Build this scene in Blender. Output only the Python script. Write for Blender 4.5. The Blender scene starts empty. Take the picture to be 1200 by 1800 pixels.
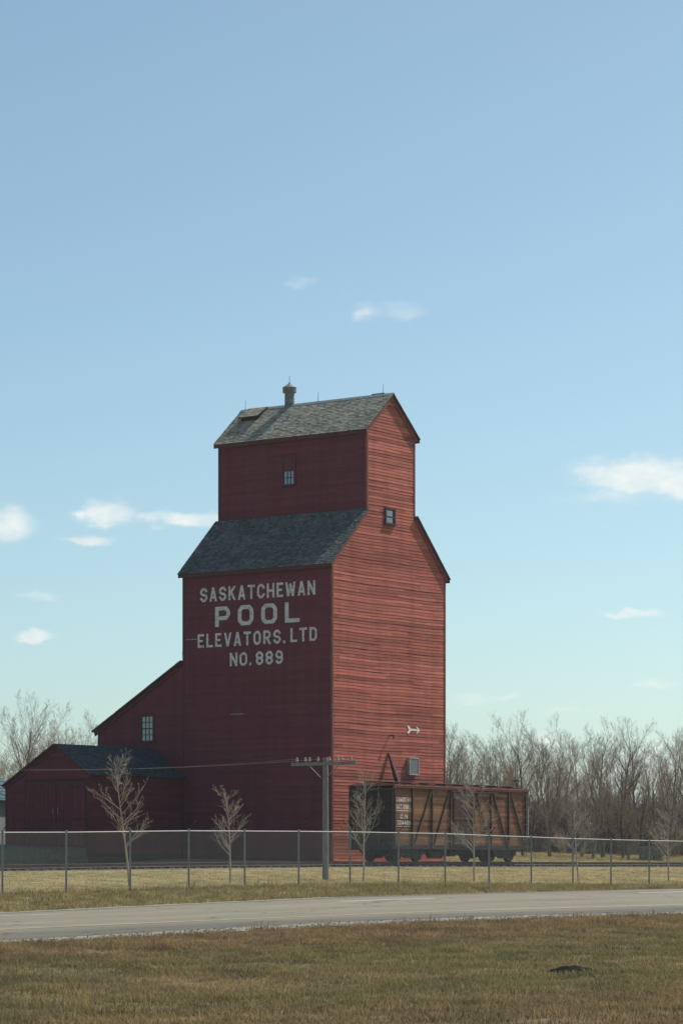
import bpy, math, random
import numpy as np
from mathutils import Vector, Matrix
R_ = math.radians
random.seed(7)
SC = bpy.context.scene
COL = SC.collection

# ------------------------------------------------------------------ camera, sky, sun, exposure
# World axes: x runs along the railway (receding to the right), y across it (away from the camera),
# z = 0 is the eye height of the camera, which stands at the origin.
YAW = R_(36.16)
cd = bpy.data.cameras.new('camera')
cam = bpy.data.objects.new('camera', cd); COL.objects.link(cam)
cam.location = (0, 0, 0)
cam.rotation_euler = (R_(90), 0, -(R_(90) - YAW))
cd.sensor_fit = 'VERTICAL'; cd.sensor_height = 36; cd.sensor_width = 24
cd.lens = 5200 / 1800 * 36
cd.shift_y = 624 / 1800
cd.clip_start = 0.5; cd.clip_end = 6000
SC.camera = cam

SUN_EL, SUN_OFF = 50.5, 17.0           # elevation; degrees towards the camera from the +x axis
se, so = R_(SUN_EL), R_(SUN_OFF)
SUN = Vector((math.cos(se)*math.cos(so), -math.cos(se)*math.sin(so), math.sin(se)))
SKY_STRENGTH = 0.15
sl = bpy.data.lights.new('sun', 'SUN'); sl.energy = 4.8; sl.angle = R_(0.53); sl.color = (1.0, .93, .82)
sun = bpy.data.objects.new('sun', sl); COL.objects.link(sun)
sun.rotation_euler = SUN.to_track_quat('Z', 'Y').to_euler()

SC.view_settings.view_transform = 'Standard'
SC.view_settings.look = 'None'
SC.view_settings.gamma = 1
SC.view_settings.use_curve_mapping = False
SC.view_settings.exposure = 0.0

world = bpy.data.worlds.new('World'); SC.world = world; world.use_nodes = True
def build_world():
    nt = world.node_tree; N = nt.nodes; L = nt.links; N.clear()
    out = N.new('ShaderNodeOutputWorld')
    sky = N.new('ShaderNodeTexSky'); sky.sky_type = 'NISHITA'; sky.sun_disc = False
    sky.sun_elevation = se
    sky.sun_rotation = math.atan2(SUN.x, SUN.y)
    sky.altitude = 0; sky.air_density = .7; sky.dust_density = 1.15; sky.ozone_density = 3.0
    bg = N.new('ShaderNodeBackground'); bg.inputs[1].default_value = SKY_STRENGTH
    wb = N.new('ShaderNodeMix'); wb.data_type = 'RGBA'; wb.blend_type = 'MULTIPLY'; wb.inputs[0].default_value = 1
    wb.inputs[7].default_value = (.99, 1.058, .88, 1)          # white balance of the sky light
    L.new(sky.outputs[0], wb.inputs[6]); L.new(wb.outputs[2], bg.inputs[0])
    tc = N.new('ShaderNodeTexCoord')
    def vm(op, a, b=None):
        n = N.new('ShaderNodeVectorMath'); n.operation = op
        for i, v in enumerate((a, b)):
            if v is None: continue
            if isinstance(v, (tuple, Vector)): n.inputs[i].default_value = v
            else: L.new(v, n.inputs[i])
        return n.outputs['Value'] if op in ('DOT_PRODUCT', 'LENGTH') else n.outputs[0]
    def ma(op, a, b=None):
        n = N.new('ShaderNodeMath'); n.operation = op
        for i, v in enumerate((a, b)):
            if v is None: continue
            if isinstance(v, (int, float)): n.inputs[i].default_value = v
            else: L.new(v, n.inputs[i])
        return n.outputs[0]
    d = tc.outputs['Generated']
    f = ma('MAXIMUM', vm('DOT_PRODUCT', d, (math.cos(YAW), math.sin(YAW), 0)), .05)
    u = ma('DIVIDE', vm('DOT_PRODUCT', d, (math.sin(YAW), -math.cos(YAW), 0)), f)
    v = ma('DIVIDE', vm('DOT_PRODUCT', d, (0, 0, 1)), f)
    cmb = N.new('ShaderNodeCombineXYZ'); L.new(u, cmb.inputs[0]); L.new(v, cmb.inputs[1])
    nz = N.new('ShaderNodeTexNoise'); nz.inputs['Scale'].default_value = 80; nz.inputs['Detail'].default_value = 9
    nz.inputs['Roughness'].default_value = .62
    st = vm('MULTIPLY', cmb.outputs[0], (1, 1.7, 1)); L.new(st, nz.inputs['Vector'])
    wv = vm('MULTIPLY', vm('SUBTRACT', nz.outputs['Color'], (.5, .5, .5)), (.016, .009, 0))
    pos = vm('ADD', cmb.outputs[0], wv)
    clouds = [(1125, 836, 170, 56, 1.0), (1195, 846, 130, 52, 1.0), (1060, 872, 140, 24, .4), (1150, 880, 120, 20, .3), (185, 903, 84, 38, .85),
              (335, 912, 120, 22, .72), (262, 908, 80, 20, .5), (155, 947, 82, 18, .6), (5, 922, 95, 56, .78), (60, 1047, 80, 14, .5),
              (66, 1121, 62, 17, .6), (640, 550, 58, 26, .44), (705, 546, 95, 26, .36), (533, 495, 46, 20, .34),
              (610, 515, 45, 18, .15), (1108, 1077, 100, 13, .7), (1150, 1200, 75, 14, .45), (1000, 1250, 90, 12, .35), (890, 1225, 50, 12, .4), (1155, 975, 40, 10, .2),
              (835, 1228, 70, 22, .35), (960, 1300, 90, 30, .4), (1130, 1345, 130, 60, .55), (1040, 1020, 60, 10, .12)]
    acc = None
    for (x, y, rx, ry, s) in clouds:
        dv = vm('SUBTRACT', pos, ((x-600)/5200, (1524-y)/5200, 0))
        dv = vm('MULTIPLY', dv, (5200/rx, 5200/ry, 0))
        ln = vm('LENGTH', dv)
        mr = N.new('ShaderNodeMapRange'); mr.interpolation_type = 'SMOOTHSTEP'
        mr.inputs['From Min'].default_value = 1.0; mr.inputs['From Max'].default_value = .1
        mr.inputs['To Min'].default_value = 0; mr.inputs['To Max'].default_value = s
        L.new(ln, mr.inputs['Value'])
        acc = mr.outputs[0] if acc is None else ma('MAXIMUM', acc, mr.outputs[0])
    mod = N.new('ShaderNodeMapRange'); L.new(nz.outputs['Fac'], mod.inputs['Value'])
    mod.inputs['From Min'].default_value = .3; mod.inputs['From Max'].default_value = .62
    mod.inputs['To Min'].default_value = .45; mod.inputs['To Max'].default_value = 1
    # ragged edge: the noise eats into the thin parts of every cloud
    e1 = ma('ADD', ma('MULTIPLY', acc, 1.15), ma('MULTIPLY', ma('SUBTRACT', nz.outputs['Fac'], .5), .6))
    mr = N.new('ShaderNodeMapRange'); mr.interpolation_type = 'SMOOTHSTEP'; L.new(e1, mr.inputs['Value'])
    mr.inputs['From Min'].default_value = 0; mr.inputs['From Max'].default_value = 1.0
    m = ma('MULTIPLY', ma('MULTIPLY', mr.outputs[0], ma('MINIMUM', ma('MULTIPLY', acc, 2.2), 1.0)), mod.outputs[0])
    m = ma('MINIMUM', m, .97)
    bc = N.new('ShaderNodeBackground'); bc.inputs[0].default_value = (.90, .94, .915, 1); bc.inputs[1].default_value = 1.0
    mx = N.new('ShaderNodeMixShader')
    L.new(m, mx.inputs[0]); L.new(bg.outputs[0], mx.inputs[1]); L.new(bc.outputs[0], mx.inputs[2])
    L.new(mx.outputs[0], out.inputs[0])
build_world()

# ------------------------------------------------------------------ helpers
class MB:
    """collects shapes in world coordinates; build() links them as one mesh object"""
    def __init__(s): s.v = []; s.f = []
    def quad(s, a, b, c, d):
        n = len(s.v); s.v += [a, b, c, d]; s.f.append((n, n+1, n+2, n+3))
    def poly(s, pts):
        n = len(s.v); s.v += list(pts); s.f.append(tuple(range(n, n+len(pts))))
    def hexa(s, p):           # 8 points: bottom 4 (ccw), top 4
        n = len(s.v); s.v += [tuple(q) for q in p]
        for q in ((3,2,1,0), (4,5,6,7), (0,1,5,4), (1,2,6,5), (2,3,7,6), (3,0,4,7)):
            s.f.append(tuple(n+i for i in q))
    def box(s, x0, x1, y0, y1, z0, z1):
        s.hexa([(x0,y0,z0),(x1,y0,z0),(x1,y1,z0),(x0,y1,z0),(x0,y0,z1),(x1,y0,z1),(x1,y1,z1),(x0,y1,z1)])
    def prism(s, outline, axis, a, b):
        """outline of (u,w): axis 'y' -> (x,z) extruded in y ; axis 'x' -> (y,z) extruded in x ; axis 'z' -> (x,y)"""
        mk = {'y': lambda u, w, q: (u, q, w), 'x': lambda u, w, q: (q, u, w), 'z': lambda u, w, q: (u, w, q)}[axis]
        n = len(s.v); k = len(outline)
        s.v += [mk(u, w, a) for u, w in outline] + [mk(u, w, b) for u, w in outline]
        s.f.append(tuple(range(n, n+k))); s.f.append(tuple(range(n+2*k-1, n+k-1, -1)))
        for i in range(k):
            j = (i+1) % k
            s.f.append((n+i, n+k+i, n+k+j, n+j))
    def bar(s, a, b, w, h, up=(0,0,1)):
        """rectangular bar from a to b, w across, h along up"""
        a = Vector(a); b = Vector(b); d = (b-a).normalized(); up = Vector(up)
        sd = d.cross(up)
        if sd.length < 1e-4: sd = d.cross(Vector((1,0,0)))
        sd.normalize(); u = sd.cross(d).normalized()
        sd *= w/2; u *= h/2
        s.hexa([a-sd-u, a+sd-u, b+sd-u, b-sd-u, a-sd+u, a+sd+u, b+sd+u, b-sd+u])
    def tube(s, pts, rad, n=8, cap=True):
        pts = [Vector(p) for p in pts]
        if not hasattr(rad, '__len__'): rad = [rad]*len(pts)
        base = len(s.v); prev = None
        for i, p in enumerate(pts):
            d = (pts[min(i+1, len(pts)-1)] - pts[max(i-1, 0)])
            if d.length < 1e-9: d = Vector((0,0,1))
            d.normalize()
            if prev is None:
                r = Vector((1,0,0)) if abs(d.x) < .8 else Vector((0,1,0))
                a = d.cross(r).normalized()
            else:
                a = prev - d*prev.dot(d)
                if a.length < 1e-6: a = d.cross(Vector((1,0,0)))
                a.normalize()
            prev = a; b = d.cross(a)
            for k in range(n):
                t = 2*math.pi*k/n
                q = p + a*(math.cos(t)*rad[i]) + b*(math.sin(t)*rad[i])
                s.v.append((q.x, q.y, q.z))
        for i in range(len(pts)-1):
            for k in range(n):
                j = (k+1) % n
                s.f.append((base+i*n+k, base+i*n+j, base+(i+1)*n+j, base+(i+1)*n+k))
        if cap:
            s.f.append(tuple(base+k for k in reversed(range(n))))
            e = base+(len(pts)-1)*n
            s.f.append(tuple(e+k for k in range(n)))
    def lathe(s, c, prof, n=20, axis='z'):
        """prof: (r, h) pairs round axis through c"""
        base = len(s.v)
        for r, h in prof:
            for k in range(n):
                t = 2*math.pi*k/n; a, b = r*math.cos(t), r*math.sin(t)
                s.v.append({'z': (c[0]+a, c[1]+b, c[2]+h), 'y': (c[0]+a, c[1]+h, c[2]-b), 'x': (c[0]+h, c[1]+a, c[2]+b)}[axis])
        for i in range(len(prof)-1):
            for k in range(n):
                j = (k+1) % n
                s.f.append((base+i*n+k, base+i*n+j, base+(i+1)*n+j, base+(i+1)*n+k))
        s.f.append(tuple(base+k for k in reversed(range(n))))
        e = base+(len(prof)-1)*n; s.f.append(tuple(e+k for k in range(n)))
    def mesh(s, name, m, org=(0,0,0), smooth=False):
        me = bpy.data.meshes.new(name)
        o = Vector(org)
        me.from_pydata([(p[0]-o.x, p[1]-o.y, p[2]-o.z) for p in s.v], [], s.f)
        if m: me.materials.append(m)
        if smooth:
            me.polygons.foreach_set('use_smooth', [True]*len(me.polygons))
        me.update()
        return me
    def build(s, name, m, parent=None, smooth=False, org=None, kind=None, label=None):
        """org: world position of the parent's origin (found from the parent chain when None)"""
        if org is None: org = world_org(parent) if parent else (0,0,0)
        o = bpy.data.objects.new(name, s.mesh(name, m, org, smooth)); COL.objects.link(o)
        if parent: o.parent = parent
        if kind: o['kind'] = kind
        if label: o['label'] = label
        return o
def world_org(o):
    v = Vector((0,0,0))
    while o is not None: v += o.location; o = o.parent
    return v
def thing(name, label, cat, loc, group=None):
    o = bpy.data.objects.new(name, None); COL.objects.link(o)
    o.location = loc; o['label'] = label; o['category'] = cat; o.empty_display_size = .3
    if group: o['group'] = group
    return o
def inst(name, me, parent, loc, rot=None, scale=None):
    o = bpy.data.objects.new(name, me); COL.objects.link(o); o.parent = parent; o.location = loc
    if rot: o.rotation_euler = rot
    if scale: o.scale = scale
    return o

# ---- materials
def nodes(name):
    m = bpy.data.materials.new(name); m.use_nodes = True
    nt = m.node_tree; b = nt.nodes['Principled BSDF']
    return m, nt, nt.nodes, nt.links, b
def noise(N, L, scale, detail=4, rough=.55, vec=None, stretch=None, coord='Position', off=None):
    n = N.new('ShaderNodeTexNoise'); n.inputs['Scale'].default_value = scale
    n.inputs['Detail'].default_value = detail; n.inputs['Roughness'].default_value = rough
    if vec is None:
        g = N.new('ShaderNodeNewGeometry'); vec = g.outputs['Position']
    if stretch:
        mp = N.new('ShaderNodeMapping'); mp.inputs['Scale'].default_value = stretch; L.new(vec, mp.inputs[0]); vec = mp.outputs[0]
    if off is not None:
        ad = N.new('ShaderNodeVectorMath'); ad.operation = 'ADD'; L.new(vec, ad.inputs[0]); L.new(off, ad.inputs[1]); vec = ad.outputs[0]
    L.new(vec, n.inputs['Vector'])
    return n
def ramp(N, L, fac, stops, interp='LINEAR'):
    r = N.new('ShaderNodeValToRGB'); r.color_ramp.interpolation = interp
    e = r.color_ramp.elements
    while len(e) < len(stops): e.new(.5)
    for i, (p, c) in enumerate(stops):
        e[i].position = p; e[i].color = (*c, 1) if len(c) == 3 else c
    L.new(fac, r.inputs[0]); return r
def mixc(N, L, a, b, fac, mode='MIX'):
    n = N.new('ShaderNodeMix'); n.data_type = 'RGBA'; n.blend_type = mode
    for s, v in ((n.inputs[6], a), (n.inputs[7], b), (n.inputs[0], fac)):
        if isinstance(v, (int, float)): s.default_value = v
        elif isinstance(v, tuple): s.default_value = (*v, 1) if len(v) == 3 else v
        else: L.new(v, s)
    return n.outputs[2]
def bump(N, L, b, h, strength=.3, dist=.02):
    n = N.new('ShaderNodeBump'); n.inputs['Strength'].default_value = strength; n.inputs['Distance'].default_value = dist
    L.new(h, n.inputs['Height']); L.new(n.outputs[0], b.inputs['Normal'])
def simple(name, c, rough=.7, metal=0, var=.25, scale=6, spec=.3, stretch=None):
    m, nt, N, L, b = nodes(name)
    n = noise(N, L, scale, 5, .6, stretch=stretch)
    d = tuple(x*(1-var) for x in c); e = tuple(min(1, x*(1+var)) for x in c)
    r = ramp(N, L, n.outputs['Fac'], [(.3, d), (.7, e)])
    L.new(r.outputs[0], b.inputs['Base Color'])
    b.inputs['Roughness'].default_value = rough; b.inputs['Metallic'].default_value = metal
    b.inputs['Specular IOR Level'].default_value = spec
    bump(N, L, b, n.outputs['Fac'], .25, .01)
    return m
def paint_wood(name, base, faded, bare, fade=.5, along='x', varo=.35):
    """painted boards: every board its own tint, streaks along the board, worn spots of bare wood"""
    m, nt, N, L, b = nodes(name)
    oi = N.new('ShaderNodeObjectInfo')
    sc = {'x': (.5, 1, 9), 'y': (1, .5, 9)}[along]
    n1 = noise(N, L, 2.2, 6, .65, stretch=sc)
    n2 = noise(N, L, .35, 3, .5)
    n3 = noise(N, L, 7, 6, .7, stretch=(sc[0]*.6, sc[1]*.6, 4))
    r1 = ramp(N, L, n1.outputs['Fac'], [(.3, base), (.3+.4*(1-fade)+.1, faded)])
    c = mixc(N, L, r1.outputs[0], base, n2.outputs['Fac'])
    c = mixc(N, L, r1.outputs[0], c, .6)
    rv = N.new('ShaderNodeMapRange'); L.new(oi.outputs['Random'], rv.inputs['Value'])
    rv.inputs['To Min'].default_value = 1-varo; rv.inputs['To Max'].default_value = 1+varo*.7
    g = N.new('ShaderNodeCombineColor')
    for i in range(3): L.new(rv.outputs[0], g.inputs[i])
    c = mixc(N, L, c, g.outputs[0], 1.0, 'MULTIPLY')
    n5 = noise(N, L, 1.3, 4, .6, stretch=(sc[0]*.9, sc[1]*.9, 5))
    pt = ramp(N, L, n5.outputs['Fac'], [(.27, (.78,.80,.86)), (.40, (1,1,1)), (.60, (1,1,1)), (.74, (1.22,1.05,.86))])
    c = mixc(N, L, c, pt.outputs[0], 1.0, 'MULTIPLY')
    # board lengths: each length between butt joints has its own tint
    ge = N.new('ShaderNodeNewGeometry'); sx = N.new('ShaderNodeSeparateXYZ'); L.new(ge.outputs['Position'], sx.inputs[0])
    a1 = N.new('ShaderNodeMath'); a1.operation = 'MULTIPLY_ADD'; L.new(oi.outputs['Random'], a1.inputs[0]); a1.inputs[1].default_value = 57.0; L.new(sx.outputs[0 if along == 'x' else 1], a1.inputs[2])
    a2 = N.new('ShaderNodeMath'); a2.operation = 'DIVIDE'; L.new(a1.outputs[0], a2.inputs[0]); a2.inputs[1].default_value = 3.3
    a3 = N.new('ShaderNodeMath'); a3.operation = 'FLOOR'; L.new(a2.outputs[0], a3.inputs[0])
    wn = N.new('ShaderNodeTexWhiteNoise'); wn.noise_dimensions = '2D'; cv = N.new('ShaderNodeCombineXYZ'); L.new(a3.outputs[0], cv.inputs[0]); L.new(oi.outputs['Random'], cv.inputs[1]); L.new(cv.outputs[0], wn.inputs['Vector'])
    lt = ramp(N, L, wn.outputs['Value'], [(0, (1-varo*.9,)*3), (.5, (1,)*3), (1, (1+varo*.7,)*3)])
    c = mixc(N, L, c, lt.outputs[0], 1.0, 'MULTIPLY')
    ns = noise(N, L, 1.6, 5, .65, stretch=(1, 1, .07)); stv = ramp(N, L, ns.outputs['Fac'], [(.3, (.82,)*3), (.55, (1,)*3), (.75, (1.12, 1.08, 1.08))])
    c = mixc(N, L, c, stv.outputs[0], 1.0, 'MULTIPLY')
    w = ramp(N, L, n3.outputs['Fac'], [(.63, (0,0,0)), (.72, (1,1,1))])
    c = mixc(N, L, c, bare, w.outputs[0])
    L.new(c, b.inputs['Base Color'])
    b.inputs['Roughness'].default_value = .8; b.inputs['Specular IOR Level'].default_value = .15
    bump(N, L, b, n1.outputs['Fac'], .35, .01)
    return m
def islands(name, cols, rough=.85, extra=.3, spec=.2):
    """joined pieces (shingles, stones): every piece its own tint"""
    m, nt, N, L, b = nodes(name)
    g = N.new('ShaderNodeNewGeometry')
    r = ramp(N, L, g.outputs['Random Per Island'], [(i/(len(cols)-1), c) for i, c in enumerate(cols)])
    n = noise(N, L, 9, 5, .6); n0 = noise(N, L, .6, 3, .5)
    k = ramp(N, L, n.outputs['Fac'], [(.3, (1-extra,)*3), (.7, (1,)*3)])
    k0 = ramp(N, L, n0.outputs['Fac'], [(.3, (1-extra,)*3), (.7, (1,)*3)])
    c = mixc(N, L, r.outputs[0], k.outputs[0], 1.0, 'MULTIPLY'); c = mixc(N, L, c, k0.outputs[0], 1.0, 'MULTIPLY')
    L.new(c, b.inputs['Base Color']); b.inputs['Roughness'].default_value = rough
    b.inputs['Specular IOR Level'].default_value = spec
    bump(N, L, b, n.outputs['Fac'], .4, .01)
    return m
M = {}
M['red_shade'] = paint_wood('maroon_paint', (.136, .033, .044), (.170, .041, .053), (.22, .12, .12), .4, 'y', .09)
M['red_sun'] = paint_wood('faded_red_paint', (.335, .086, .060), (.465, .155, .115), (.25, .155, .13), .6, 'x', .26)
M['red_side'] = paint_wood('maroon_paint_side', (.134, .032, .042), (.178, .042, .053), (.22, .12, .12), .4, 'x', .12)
M['trim'] = simple('red_trim_paint', (.22, .07, .06), .75, var=.3)
M['trim_dark'] = simple('dark_red_trim_paint', (.088, .026, .031), .75, var=.3)
M['core'] = simple('dark_red_sheathing', (.05, .022, .024), .9)
M['shingle'] = islands('cedar_shingles', [(.20,.205,.17), (.39,.385,.32), (.52,.51,.42), (.29,.29,.24), (.45,.44,.36), (.60,.58,.49)], .9)
M['shingle_shade'] = islands('shade_toned_shingles', [(.075,.095,.105), (.12,.145,.15), (.20,.215,.21), (.10,.12,.13), (.28,.29,.27)], .9)  # same shingles, darker and bluer: shade on the lower roofs put into the colour
M['shingle_shed'] = islands('blue_asphalt_shingles', [(.04,.065,.085), (.06,.09,.115), (.085,.115,.135), (.05,.075,.10)], .9)
M['galv'] = simple('galvanised_metal', (.36, .38, .38), .5, .6, .25, 8)
M['darkmetal'] = simple('dark_metal', (.045, .045, .045), .6, .3)
M['white'] = None
def worn_white():
    m, nt, N, L, b = nodes('worn_white_paint')
    n = noise(N, L, 4, 8, .8, stretch=(1, 1, 4))
    c = ramp(N, L, n.outputs['Fac'], [(.34, (.10, .04, .045)), (.41, (.40, .38, .37)), (.50, (.64, .64, .62)), (.72, (.76, .76, .74))])
    L.new(c.outputs[0], b.inputs['Base Color']); b.inputs['Roughness'].default_value = .8
    return m
M['white'] = worn_white()
M['bright'] = simple('white_paint', (.78, .77, .74), .6, var=.08)
def glass(name, tint=(.02, .025, .03)):
    m, nt, N, L, b = nodes(name)
    b.inputs['Base Color'].default_value = (*tint, 1); b.inputs['Roughness'].default_value = .06
    b.inputs['IOR'].default_value = 1.6; b.inputs['Specular IOR Level'].default_value = 1.0
    b.inputs['Coat Weight'].default_value = .6; b.inputs['Coat Roughness'].default_value = .05
    n = noise(N, L, 2, 2); bump(N, L, b, n.outputs['Fac'], .05, .02)
    return m
M['glass'] = glass('window_glass', (.10, .14, .16))
M['frame_dark'] = simple('dark_frame_paint', (.06, .035, .04), .7)

# ------------------------------------------------------------------ terrain
def interp(tab, t):
    if t <= tab[0][0]: return tab[0][1]
    for (a, za), (b, zb) in zip(tab, tab[1:]):
        if t <= b: return za + (zb-za)*(t-a)/(b-a)
    return tab[-1][1]
FENCE_P = 58.6
FENCE_Z = [(57,-.86),(63.5,-.81),(66.3,-.78),(72,-.68),(75,-.66),(78,-.64),(80.7,-.63),(86.4,-.64),(89.2,-.68),(92,-.71),(95,-.75),(97.7,-.765),(100.6,-.78),(115,-.82)]
ROWS = [(-400, [(0,-1.6)]), (-60, [(0,-1.5)]), (0, [(0,-1.5)]), (10, [(0,-1.42)]), (24, [(0,-1.60)]), (32, [(30,-1.56),(60,-1.42)]),
        (36.6, [(40,-1.47),(52,-1.32),(66,-1.26)]),
        (38.5, [(41.8,-1.43),(47,-1.335),(53,-1.235),(60,-1.19),(68,-1.2)]),
        (49.6, [(53.5,-1.155),(60,-1.02),(67.7,-.875),(76.6,-.795),(87,-.735)]),
        (51, [(53.5,-1.17),(60,-1.03),(67.7,-.885),(76.6,-.805),(87,-.75)]),
        (FENCE_P, FENCE_Z),
        (65, [(70,-.70),(76,-.66),(82,-.56),(90,-.53),(98,-.57),(106,-.58),(113,-.64)]),
        (77.2, [(86,-.27),(108,-.14),(140,-.14)]), (79.0, [(86,-.20),(108,-.04),(140,-.04)]), (82.5, [(86,-.10),(108,.10),(140,.10)]),
        (84.0, [(86,-.12),(106,-.02),(114,.22),(150,.2)]), (93.4, [(86,-.05),(106,.05),(116,.5),(124,.62)]), (100, [(86,.1),(106,.3),(118,.8),(130,.88)]), (112, [(86,.6),(118,1.2)]), (150, [(0,1.3)]),
        (260, [(0,.6)]), (700, [(0,-1.0)]), (3500, [(0,-2)])]
def gz(t, p):
    if p <= ROWS[0][0]: return interp(ROWS[0][1], t)
    for (a, ta), (b, tb) in zip(ROWS, ROWS[1:]):
        if p <= b:
            k = (p-a)/(b-a)
            return interp(ta, t)*(1-k) + interp(tb, t)*k
    return interp(ROWS[-1][1], t)
def grid(name, ts, ps, zf, m, thick=0):
    v = []; f = []
    nt_ = len(ts)
    for p in ps:
        for t in ts: v.append((t, p, zf(t, p)))
    for j in range(len(ps)-1):
        for i in range(nt_-1):
            f.append((j*nt_+i, j*nt_+i+1, (j+1)*nt_+i+1, (j+1)*nt_+i))
    if thick:
        n0 = len(v)
        v += [(x, y, z-thick) for x, y, z in v]
        for i in range(nt_-1):
            f.append((i, n0+i, n0+i+1, i+1))
            q = (len(ps)-1)*nt_
            f.append((q+i+1, n0+q+i+1, n0+q+i, q+i))
    me = bpy.data.meshes.new(name); me.from_pydata(v, [], f); me.materials.append(m)
    me.polygons.foreach_set('use_smooth', [True]*len(me.polygons)); me.update()
    o = bpy.data.objects.new(name, me); COL.objects.link(o); return o
def frange(a, b, s):
    n = max(1, int(round((b-a)/s))); return [a+(b-a)*i/n for i in range(n+1)]

def grass_colour(N, L, zone_bright=1.0):
    """colour of the turf by place: olive brown ditch, tan verge, straw coloured lawn; patches of green"""
    g = N.new('ShaderNodeNewGeometry'); sx = N.new('ShaderNodeSeparateXYZ'); L.new(g.outputs['Position'], sx.inputs[0])
    nA = noise(N, L, .22, 4, .6, stretch=(1, .45, 1)); nB = noise(N, L, 1.1, 5, .65, stretch=(1, .6, 1)); nC = noise(N, L, .5, 5, .6, stretch=(1, .5, 1))
    ditch = ramp(N, L, nA.outputs['Fac'], [(.28, (.165,.160,.075)), (.42, (.205,.178,.090)), (.50, (.235,.190,.105)), (.60, (.20,.155,.095)), (.72, (.30,.235,.15))])
    dg = ramp(N, L, nB.outputs['Fac'], [(.30, (.45,.47,.45)), (.42, (.85,.87,.83)), (.52, (1,1,1)), (.62, (1.2,1.14,1.05)), (.75, (1.6,1.45,1.25))])
    ditchc = mixc(N, L, ditch.outputs[0], dg.outputs[0], 1.0, 'MULTIPLY')
    green = ramp(N, L, nC.outputs['Fac'], [(.53, (0,0,0)), (.63, (.85,)*3)])
    ditchc = mixc(N, L, ditchc, (.158, .160, .078), green.outputs[0])
    # bands across the ditch: brown bottom, greener slope, reddish dry edge by the road
    bj = N.new('ShaderNodeMath'); bj.operation = 'MULTIPLY_ADD'; L.new(nC.outputs['Fac'], bj.inputs[0]); bj.inputs[1].default_value = 9.0; L.new(sx.outputs[1], bj.inputs[2])
    bm = N.new('ShaderNodeMapRange'); L.new(bj.outputs[0], bm.inputs['Value']); bm.inputs['From Min'].default_value = 16; bm.inputs['From Max'].default_value = 43
    band = ramp(N, L, bm.outputs[0], [(0, (.22,.17,.105)), (.22, (.20,.155,.095)), (.34, (.172,.165,.085)), (.50, (.23,.19,.11)), (.62, (.17,.168,.085)), (.76, (.19,.165,.09)), (.88, (.25,.165,.105)), (1, (.27,.20,.13))])
    ditchc = mixc(N, L, ditchc, mixc(N, L, band.outputs[0], dg.outputs[0], 1.0, 'MULTIPLY'), .55)
    lawn = ramp(N, L, nC.outputs['Fac'], [(.3, (.42,.335,.18)), (.5, (.36,.30,.155)), (.62, (.28,.255,.12)), (.75, (.20,.21,.085))])
    lawnc = mixc(N, L, lawn.outputs[0], dg.outputs[0], .6, 'MULTIPLY')
    verge = ramp(N, L, nB.outputs['Fac'], [(.3, (.14,.125,.06)), (.5, (.22,.19,.095)), (.7, (.36,.30,.18))])
    n4 = noise(N, L, .6, 4, .6)
    jig = N.new('ShaderNodeMath'); jig.operation = 'MULTIPLY_ADD'; L.new(n4.outputs['Fac'], jig.inputs[0]); jig.inputs[1].default_value = 3.0
    L.new(sx.outputs[1], jig.inputs[2])
    def step(a, b):
        r = N.new('ShaderNodeMapRange'); r.inputs['From Min'].default_value = a+1.5; r.inputs['From Max'].default_value = b+1.5
        L.new(jig.outputs[0], r.inputs['Value']); return r.outputs[0]
    c = mixc(N, L, ditchc, verge.outputs[0], step(44, 46))
    c = mixc(N, L, c, lawnc, step(58.6, 60.5))
    if zone_bright != 1.0: c = mixc(N, L, c, (zone_bright,)*3, 1.0, 'MULTIPLY')
    return c, nB
def ground_mat():
    m, nt, N, L, b = nodes('turf')
    c, nB = grass_colour(N, L, .92)
    L.new(c, b.inputs['Base Color']); b.inputs['Roughness'].default_value = 1; b.inputs['Specular IOR Level'].default_value = .05
    n = noise(N, L, 14, 5, .7); bump(N, L, b, n.outputs['Fac'], .8, .06)
    return m
def blade_mat():
    m, nt, N, L, b = nodes('grass_blades')
    c, nB = grass_colour(N, L)
    oi = N.new('ShaderNodeObjectInfo')
    r = ramp(N, L, oi.outputs['Random'], [(0, (.72,.74,.7)), (.5, (1.05,1.0,.95)), (.85, (1.3,1.2,1.05)), (1, (1.75,1.6,1.35))])
    c = mixc(N, L, c, r.outputs[0], 1.0, 'MULTIPLY')
    L.new(c, b.inputs['Base Color']); b.inputs['Roughness'].default_value = .8; b.inputs['Specular IOR Level'].default_value = .1
    tl = N.new('ShaderNodeBsdfTranslucent'); L.new(c, tl.inputs[0]); mx = N.new('ShaderNodeMixShader'); mx.inputs[0].default_value = .45
    L.new(b.outputs[0], mx.inputs[1]); L.new(tl.outputs[0], mx.inputs[2]); L.new(mx.outputs[0], N['Material Output'].inputs[0])
    return m
M['turf'] = ground_mat(); M['blade'] = blade_mat()
def rows_axis():
    ps = [-400, -200, -60, -20, 0, 5]
    ps += frange(8, 36, 1.0) + [36.6, 37.5, 38.5, 41, 44, 47, 49.6, 51] + frange(52, 58.6, 1.1) + frange(60, 77.2, 1.4) + [79.0, 80.7, 82.5, 84] + frange(86, 112, 2)
    ps += [125, 150, 200, 260, 400, 700, 1500, 3500]
    return ps
def gznoise(t, p):
    z = gz(t, p)
    if 6 < p < 36.5: z += .04*math.sin(t*.9+p*.7)*math.sin(p*1.1-t*.35)+.02*math.sin(t*2.3-p*.9)*math.sin(p*2.1+t)
    if 38.0 < p < 50.0: z -= .05
    return z
ts_axis = [-1500, -700, -300, -150, -80, -40] + frange(-20, 40, 2) + frange(41, 130, 1.0) + frange(132, 230, 3) + [260, 300, 400, 700, 1500, 3500]
g = grid('grass_ground', ts_axis, rows_axis(), gznoise, M['turf']); g['kind'] = 'structure'

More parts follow.
